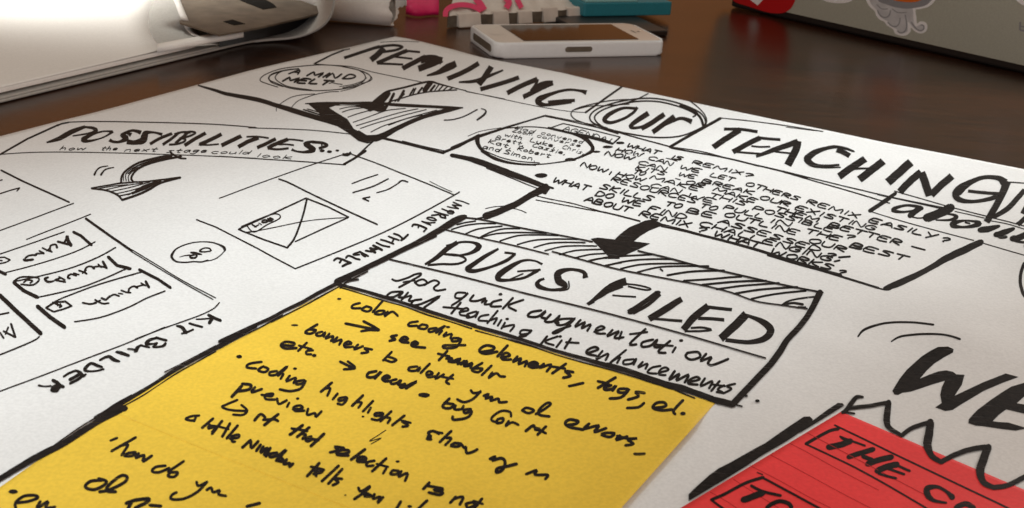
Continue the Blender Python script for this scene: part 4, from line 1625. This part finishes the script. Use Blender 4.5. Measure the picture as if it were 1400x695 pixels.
# hinge: black solid modelling the shadow line below the lid; base behind
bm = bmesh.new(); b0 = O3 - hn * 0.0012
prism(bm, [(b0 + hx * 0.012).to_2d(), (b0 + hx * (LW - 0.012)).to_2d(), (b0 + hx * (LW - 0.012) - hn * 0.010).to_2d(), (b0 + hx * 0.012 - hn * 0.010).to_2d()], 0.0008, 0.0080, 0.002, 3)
from_bm('lid_contact_shadow', bm, M['black'], laptop)
b1 = O3 - hn * 0.0065
bm = bmesh.new(); prism(bm, rrect(b1 - hn * 0.222, hx, hn, LW, 0.214, 0.010), 0.0035, 0.0125, 0.002, 3)
from_bm('base', bm, M['alu'], laptop)
for fu in (0.03, LW - 0.03):
    for fv in (0.02, 0.195):
        q = b1 - hn * (fv + 0.006) + hx * fu
        bm = bmesh.new(); prism(bm, [(q.x + 0.008 * math.cos(k * math.pi / 8), q.y + 0.008 * math.sin(k * math.pi / 8)) for k in range(16)], 0.0002, 0.0036)
        from_bm('foot', bm, M['black'], laptop)
def lid_uv(px, py):
    p = on_plane(px, py, lidp(0, 0, 0), ln) - lidp(0, 0, 0)
    return p.dot(hx), p.dot(lup)
def decal(name, pts, w, m, parent=None, smooth=True):
    P = [lid_uv(*p) for p in pts]
    if smooth: P = crom(P + [P[0]], 5)[:-1]
    bm = bmesh.new(); b = [bm.verts.new(lidp(u, v, w)) for u, v in P]; a = [bm.verts.new(lidp(u, v, w - 0.0001)) for u, v in P]
    bm2 = bm; n = len(P)
    for t in tessellate_polygon([[Vector((u, v, 0)) for u, v in P]]): bm2.faces.new([b[i] for i in t])
    for i in range(n): bm.faces.new((a[i], a[(i + 1) % n], b[(i + 1) % n], b[i]))
    return from_bm(name, bm, m, parent or laptop)
def lid_stroke(name, strokes, w, m, parent):
    bm = bmesh.new()
    for wd, pts in strokes:
        Q = crom(pts, 6) if len(pts) > 2 else pts
        L, R = [], []
        for i, q in enumerate(Q):
            a, c2 = Q[max(i - 1, 0)], Q[min(i + 1, len(Q) - 1)]
            dx, dy = c2[0] - a[0], c2[1] - a[1]; l = math.hypot(dx, dy) or 1
            L.append((q[0] - dy / l * wd / 2, q[1] + dx / l * wd / 2)); R.append((q[0] + dy / l * wd / 2, q[1] - dx / l * wd / 2))
        l_ = [bm.verts.new(lidp(*lid_uv(*p), w)) for p in L]; r_ = [bm.verts.new(lidp(*lid_uv(*p), w)) for p in R]
        for i in range(len(Q) - 1): bm.faces.new((l_[i], l_[i + 1], r_[i + 1], r_[i]))
    return from_bm(name, bm, m, parent)
s = decal('sticker', [(1003, -14), (1001, -2), (1008, 4), (1024, 9), (1042, 15), (1056, 18), (1070, 18), (1080, 13), (1086, 4), (1089, -6), (1096, -30), (1060, -36), (1020, -28)], 0.00022, M['sticker_red'])
s['label'] = 'red sticker with a pale diamond'
decal('diamond', [(1026, 0), (1036, 7.5), (1046, -3), (1036, -12)], 0.0003, M['sticker_white'], s, False)
s = decal('sticker', [(1122, -4), (1127, 1), (1138, 4), (1152, 4.5), (1163, 2), (1170, -6), (1166, -22), (1142, -28), (1124, -18)], 0.00022, M['sticker_white'])
s['label'] = 'round white sticker'
s = decal('sticker', [(1184, -6), (1185, 2), (1190, 10), (1196, 15), (1198, 21), (1203, 27), (1209, 30), (1213, 35), (1221, 40), (1224, 46), (1232, 49), (1240, 48), (1245, 43), (1245.5, 38), (1251, 43), (1259, 46), (1266, 43), (1268, 36), (1265, 30.5), (1258, 29.5), (1254, 32), (1253, 24), (1252, 14), (1258, 12.5), (1270, 9), (1279, 0), (1282, -14), (1270, -32), (1230, -42), (1196, -30)], 0.00022, M['sticker_white'])
s['label'] = 'white sticker with curling scrolls under an orange oval'
decal('print', [(1189, -4), (1190, 3), (1195, 10), (1200, 15), (1203, 22), (1209, 26.5), (1215, 30), (1219, 36), (1226, 40), (1230, 45), (1236, 45.5), (1241, 42), (1241.5, 30), (1247, 36), (1253, 41), (1260, 42), (1263, 37), (1259, 33.5), (1252, 36), (1249, 26), (1248, 12), (1240, 6), (1210, 2)], 0.00028, M['sticker_body'], s)
decal('print', [(1198, -8), (1202, 2), (1212, 6), (1224, 10), (1240, 12), (1256, 10), (1268, 6), (1276, -4), (1274, -16), (1240, -30), (1206, -22)], 0.0003, M['sticker_grey'], s)
decal('print', [(1214, -10), (1220, -1), (1236, 2.5), (1252, 2.5), (1262, -2), (1266, -12), (1240, -26), (1218, -20)], 0.0004, M['sticker_orange'], s)
lid_stroke('scroll_lines', [(1.6, [(1200, 14), (1203, 20), (1210, 24), (1216, 21), (1218, 14)]), (1.4, [(1214, 30), (1219, 35), (1226, 36), (1230, 31), (1231, 24)]), (1.5, [(1227, 42), (1232, 45), (1238, 42), (1240, 34), (1238, 20)]),
            (1.6, [(1246, 30), (1252, 38), (1258, 42), (1263, 40), (1263, 35), (1259, 34)]), (1.2, [(1199, 6), (1206, 12), (1214, 12)]), (1.2, [(1220, 12), (1228, 17), (1240, 17)])], 0.00045, M['sticker_grey'], s)
s = decal('sticker', [(1386, -4), (1392, 3), (1398, 7), (1420, 10), (1424, -10), (1400, -20)], 0.00022, M['sticker_white'], None, False)
s['label'] = 'white sticker corner at the photo edge'
s = lid_stroke('lettering', [(2.4, [(1395, 30), (1394.5, 41)]), (2.4, [(1394.5, 41), (1404, 43)]), (2.0, [(1395, 36), (1402, 37)])], 0.0002, M['sticker_grey'], laptop)
s['label'] = 'faint pale letter on the lid'

# ---------------------------------------------------------------- teal book on a thin black slab, behind the phone
q0, q1 = at(868, 47, 0.004), at(914, 43, 0.004)
bx = V2(at(917, 21, .005) - at(800, 23, .005)).normalized(); by = Vector((-bx.y, bx.x))
c0 = V2(q1) - bx * 0.070
bm = bmesh.new(); prism(bm, rrect(c0, bx, by, 0.070, 0.105, 0.002, 3), 0.0003, 0.0046, 0.0008, 2)
o = from_bm('thin_black_slab', bm, M['black'], None)
o.data.transform(Matrix.Translation((-c0.x, -c0.y, 0))); o.location = (c0.x, c0.y, 0)
tag(o, 'thin black slab under the teal book behind the phone', 'notebook')
TB0 = 0.0049; tt = at(917.5, 21, TB0)
c1 = V2(tt) - bx * 0.078
book = empty('teal_book', (c1.x, c1.y, TB0)); tag(book, 'teal covered book lying on the black slab behind the phone', 'book')
bm = bmesh.new(); prism(bm, rrect(c1, bx, by, 0.078, 0.06, 0.0015, 2), TB0, TB0 + 0.0105, 0.0008, 2)
from_bm('cover', bm, M['teal'], book)
bm = bmesh.new(); prism(bm, rrect(c1 + bx * 0.002 + by * 0.002, bx, by, 0.046, 0.055, 0.001, 2), TB0 + 0.0105, TB0 + 0.0122, 0.0004, 1)
from_bm('loose_cover_sheet', bm, M['teal_light'], book)

# ---------------------------------------------------------------- white packet with a pleated front and pink print
k0, k1 = at(612, 38), at(793, 27)
px_ = V2(k1 - k0).normalized(); py_ = Vector((-px_.y, px_.x))
KL = (k1 - k0).length
kc = V2(k0)
packet = empty('printed_packet', (kc.x, kc.y, 0)); tag(packet, 'crumpled white packet with pink printed rings and a pleated front edge', 'packet')
def kp(u, v, z): return Vector((kc.x + px_.x * u + py_.x * v, kc.y + px_.y * u + py_.y * v, z))
rnd = random.Random(5)
rows = []
for j in range(15):
    v = -0.002 + 0.11 * j / 14
    row = []
    for i in range(41):
        u = 0.70 * max(v, 0) + KL * i / 40
        z = 0.0085 + 0.046 * (j / 14) ** 1.35 + 0.0007 * math.sin(i * 1.3 + j) + rnd.uniform(-.0005, .0005)
        row.append(kp(u, v, z))
    rows.append(row)
v, f = grid(rows)
top = mesh('top_panel', v, f, M['packet'], packet, True)
def ktop(u, v): return 0.0094 + 0.046 * max(0, ((v + 0.002) / 0.11)) ** 1.35 + 0.0010
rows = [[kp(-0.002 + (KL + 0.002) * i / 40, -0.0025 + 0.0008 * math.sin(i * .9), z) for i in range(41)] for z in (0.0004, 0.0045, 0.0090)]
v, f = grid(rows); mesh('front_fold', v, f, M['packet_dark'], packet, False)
rows = [[kp(-0.001 + 0.70 * 0.11 * j / 14, -0.0025 + 0.11 * j / 14, z) for j in range(15)] for z in (0.0015, 0.005, 0.0085)]
rows = [[Vector((p.x, p.y, p.z + (0.046 * (j / 14) ** 1.35 if r == 2 else 0))) for j, p in enumerate(row)] for r, row in enumerate(rows)]
v, f = grid(rows); mesh('side_fold', v, f, M['packet'], packet, True)
def pleat(x0, x1, y0, y1, lean=0.0):
    """a folded white tab on the front edge, located between two picture columns"""
    a = at(x0, y1, 0.001); b = at(x1, y1, 0.001)
    u0 = (V2(a) - kc).dot(px_); u1 = (V2(b) - kc).dot(px_)
    z1 = min(0.0112, 0.0012 + (y1 - y0) / 1900.0)
    bm = bmesh.new(); pts = [kp(u0, -0.0062, 0), kp(u1, -0.0062, 0), kp(u1, -0.0015, 0), kp(u0, -0.0015, 0)]
    prism(bm, [p.to_2d() for p in pts], 0.0006, 0.0006 + z1, 0.0008, 2)
    for vv in bm.verts:
        if vv.co.z > 0.004: vv.co += Vector((py_.x, py_.y, 0)) * 0.002
    from_bm('pleat', bm, M['packet'], packet)
for t in ((619, 653, 17, 34), (664, 687, 12, 30), (700, 721, 13, 29), (734, 756, 8, 27), (770, 797, 9, 26)): pleat(*t)
def kdecal(name, strokes, m):
    bm = bmesh.new()
    for wd, pts in strokes:
        Q = crom(pts, 6) if len(pts) > 2 else [tuple(a + (b - a) * t / 6 for a, b in zip(pts[0], pts[1])) for t in range(7)]
        L, R = [], []
        for i, q in enumerate(Q):
            a, c2 = Q[max(i - 1, 0)], Q[min(i + 1, len(Q) - 1)]
            dx, dy = c2[0] - a[0], c2[1] - a[1]; l = math.hypot(dx, dy) or 1
            w0 = wd / 2
            L.append((q[0] - dy / l * w0, q[1] + dx / l * w0)); R.append((q[0] + dy / l * w0, q[1] - dx / l * w0))
        def up(p):
            lo, hi = 0.004, 0.06
            for _ in range(30):
                z = (lo + hi) / 2
                if z > ktop(0, (V2(at(p[0], p[1], z)) - kc).dot(py_)): hi = z
                else: lo = z
            return at(p[0], p[1], z)
        l_ = [bm.verts.new(up(p)) for p in L]; r_ = [bm.verts.new(up(p)) for p in R]
        for i in range(len(Q) - 1): bm.faces.new((l_[i], l_[i + 1], r_[i + 1], r_[i]))
    return from_bm(name, bm, m, packet)
kdecal('pink_print', [(7, [(609, 23), (610, 15), (618, 9), (632, 6.5), (647, 9), (658, 15)])], M['magenta'])
kdecal('pink_print', [(9, [(650, -3), (657, 6), (662, 14)])], M['magenta'])
kdecal('pink_print', [(8, [(690, -4), (696, 3), (692, 11)])], M['magenta'])
kdecal('pink_print', [(7, [(706, -3), (713, 11)])], M['magenta'])
m0 = [at(556, 11.5, 0.006), at(606, 13, 0.006), at(640, -6, 0.012), at(610, -40, 0.012), at(540, -34, 0.008), at(550, 2, 0.007)]
rows = [[at(555 + 9 * i, 12.2 + 0.6 * i - 9 * j * (1 + .03 * i), 0.005 + 0.0035 * j + 0.001 * math.sin(i + j)) for i in range(6)] for j in range(8)]
rows = [[Vector((p.x, p.y, 0.0008)) for p in rows[0]]] + rows
v, f = grid(rows)
o = mesh('pink_leaflet', v, f, M['magenta'], None, True); solid(o, 0.0006)
tag(o, 'bright pink sheet of paper slipped behind the white packet', 'leaflet')

# ---------------------------------------------------------------- paper roll with a ragged open end
RR = 0.0140
e0, e1 = at(448, 34), at(533, 41.5)
rx = (e1 - e0).normalized(); ry = Vector((-rx.y, rx.x, 0))
def roll_pt(s, a, r): return e1 - rx * s + ry * (RR + r * math.sin(a)) + Z3 * (RR + 0.0004 - r * math.cos(a)) - ry * 0.0
roll = empty('paper_roll', tuple(e1)); tag(roll, 'white paper roll with a ragged open end, lying behind the curled pad', 'paper roll')
rr_ = random.Random(3)
rag = [0.0012 * math.sin(i * 0.6) + rr_.uniform(-.0006, .0006) + (-0.0015 if i in (20, 21, 22) else 0) for i in range(48)]
rows = []
for s_, r_ in ((0.16, RR), (0.10, RR), (0.05, RR), (0.02, RR), (0.0, RR), (0.0, RR - 0.0012), (0.02, RR - 0.0015), (0.16, RR - 0.0015)):
    rows.append([roll_pt(s_ + (rag[i % 48] if s_ == 0 else 0), 2 * math.pi * i / 48, r_) for i in range(49)])
v, f = grid(rows); mesh('outer_wrap', v, f, M['pad'], roll, True)
rows = []
for k in range(90):
    a = 0.28 * k; r = (RR - 0.0022) * (1 - 0.0085 * k)
    rows.append([roll_pt(s, a, r) for s in (-0.002 - rag[k % 48] * .5 + 0.003, 0.05, 0.16)])
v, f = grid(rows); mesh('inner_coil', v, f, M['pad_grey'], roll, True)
rows = [[at(541 + 3 * i, 12 + (1.2 if i % 2 else -.6) - i - 6 * j, 0.020 + 0.004 * j) for i in range(6)] for j in range(4)]
v, f = grid(rows); mesh('torn_flap', v, f, M['pad'], roll, True)

# ---------------------------------------------------------------- the pad of big sheets on the left
g0, g1 = at(0, 143), at(330, 63)
gx = (g1 - g0).normalized(); gy = Vector((-gx.y, gx.x, 0))          # gy: away from us, to the left
pad = empty('paper_pad', tuple(g0)); tag(pad, 'thick pad of white sheets with its top page folded and bottom sheet curling up', 'paper pad')
GL = (g1 - g0).length
def gp(u, v, z): return g0 + gx * u + gy * v + Z3 * z
# bottom sheet: flat, then curling up past its right-hand end
prof = [(-0.45, 0.0008), (0.0, 0.0008), (GL * 0.6, 0.0008), (GL, 0.0008)]
u1 = GL
cu = [at(352, 58, 0.001), at(372, 56, 0.0012), at(392, 54.5, 0.002), at(410, 51.5, 0.004), at(424, 47, 0.0075), at(436, 41, 0.012), at(446, 33, 0.018), at(453, 23, 0.0255), at(457, 11, 0.034), at(458, -2, 0.043), at(456, -16, 0.052)]
base_line = [gp(u, 0, z) for u, z in prof] + cu
fine = [Vector(p) for p in crom([tuple(p) for p in base_line], 6)]
sw = Vector((-0.22, 0.975, 0))
rows = [[p + sw * w for k, p in enumerate(fine)] for w in (0, 0.003, 0.03, 0.08, 0.14, 0.22, 0.32)]
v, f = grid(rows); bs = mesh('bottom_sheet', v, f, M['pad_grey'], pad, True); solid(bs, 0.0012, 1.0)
# backing board and the block of sheets above it
bm = bmesh.new(); prism(bm, [gp(-.45, 0.001, 0).to_2d(), gp(GL * .93, 0.0015, 0).to_2d(), gp(GL * .90, 0.32, 0).to_2d(), gp(-.45, 0.32, 0).to_2d()], 0.0021, 0.0032, 0.0003, 1)
from_bm('backing_board', bm, M['board'], pad)
bm = bmesh.new(); prism(bm, [gp(-.45, 0.004, 0).to_2d(), gp(GL * .80, 0.0045, 0).to_2d(), gp(GL * .78, 0.32, 0).to_2d(), gp(-.45, 0.32, 0).to_2d()], 0.0045, 0.0072, 0.0006, 2)
from_bm('sheet_block', bm, M['pad'], pad)
bm = bmesh.new(); prism(bm, [gp(-.44, 0.008, 0).to_2d(), gp(GL * .80, 0.008, 0).to_2d(), gp(GL * .80, 0.32, 0).to_2d(), gp(-.44, 0.32, 0).to_2d()], 0.0030, 0.0046)
from_bm('dark_gap_slab', bm, M['packet_dark'], pad)  # dark solid filling the gap between board and sheets
# narrow white strip of the sheet below the card
rows = [[at(x, y + 3.5 * k - 9, 0.0080) for x, y in ((215, 75), (250, 68.5), (290, 61), (318, 56), (333, 53))] for k in range(3)]
v, f = grid(rows); o = mesh('page_edge', v, f, M['pad'], pad, True); solid(o, 0.0028)
# top page rising to a fold, its underside, coloured grey for shade, turned towards us
ridge = [(228, 66.5, .0082), (216, 60, .0088), (209, 52, .0098), (204.5, 42, .0112), (203, 30, .013), (204, 18, .0148), (208, 6, .0165), (213, -8, .0185), (219, -24, .020)]
rp = [Vector(p) for p in crom([tuple(at(*q)) for q in ridge], 4)]
rows = []
for k, p in enumerate(rp):
    t = k / (len(rp) - 1)
    st = gp(-0.40, 0.0045 + 0.30 * t, 0.0075)
    row = []
    for i in range(31):
        s_ = i / 30
        q = st.lerp(p, s_); z = 0.0075 + (p.z - 0.0075) * (s_ ** 5)
        row.append(Vector((q.x, q.y, z)))
    rows.append(row)
v, f = grid(rows); o = mesh('top_page', v, f, M['pad'], pad, True); solid(o, 0.00025)
edge = [(300, 60.5, .0082), (284, 58, .0084), (268, 51, .0090), (256, 39, .0100), (251, 26, .0170), (247, 16, .018), (243, 6, .019), (238, -6, .020), (232, -22, .021)]
ep = [Vector(p) for p in crom([tuple(at(*q)) for q in edge], 4)]
rows = []
for a, b in zip(rp, ep):
    row = []
    for i in range(13):
        t = i / 12; q = a.lerp(b, t)
        q = q + (EYE - q).normalized() * (0.004 * math.sin(math.pi * t) * min(1, a.z / 0.03))
        row.append(q)
    rows.append(row)
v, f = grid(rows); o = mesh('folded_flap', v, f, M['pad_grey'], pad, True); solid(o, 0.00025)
rows = []
for k in range(8, len(ep)):
    b = ep[k]; b = b + (EYE - b).normalized() * 0.0012
    rows.append([b + RT * (0.0052 * s_) + UP * (0.0010 * (1 - s_)) for s_ in (-0.45, 0.0, 0.5)])
v, f = grid(rows); o = mesh('page_rim', v, f, M['pad'], pad, True); solid(o, 0.0003)
# printed card lying across the pad
CZ = 0.0160
card_px = [(246, 31), (300, 47.5), (350, 38.5), (400, 27), (432, 19.5), (438.5, 16.5), (439, 13), (434, 9), (400, -3), (330, -26), (262, -48), (230, -20), (243, 20)]
cp_ = [at(x, y, CZ) for x, y in card_px]
card = empty('printed_card', tuple(cp_[1])); tag(card, 'grey brown printed card with dark blocks lying inside the curled pad', 'card')
bm = bmesh.new(); prism(bm, [p.to_2d() for p in cp_], CZ - 0.0012, CZ)
from_bm('board', bm, M['dark_card'], card)
def cblock(pts):
    bm = bmesh.new(); prism(bm, [at(x, y, CZ).to_2d() for x, y in pts], CZ - 0.0001, CZ + 0.0003); from_bm('dark_block', bm, M['print_black'], card)
cblock([(322, -2), (338, 5), (360, 13.5), (378, 10.5), (374, 6), (356, -4)])
cblock([(305, 30), (320, 35), (335, 33), (318, 27.5)])
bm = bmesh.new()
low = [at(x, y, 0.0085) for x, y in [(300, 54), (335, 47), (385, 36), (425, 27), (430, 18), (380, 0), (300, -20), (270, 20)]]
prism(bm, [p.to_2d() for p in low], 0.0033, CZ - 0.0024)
from_bm('dark_gap_block', bm, M['black'], card)  # black solid filling the dark gap beneath the card
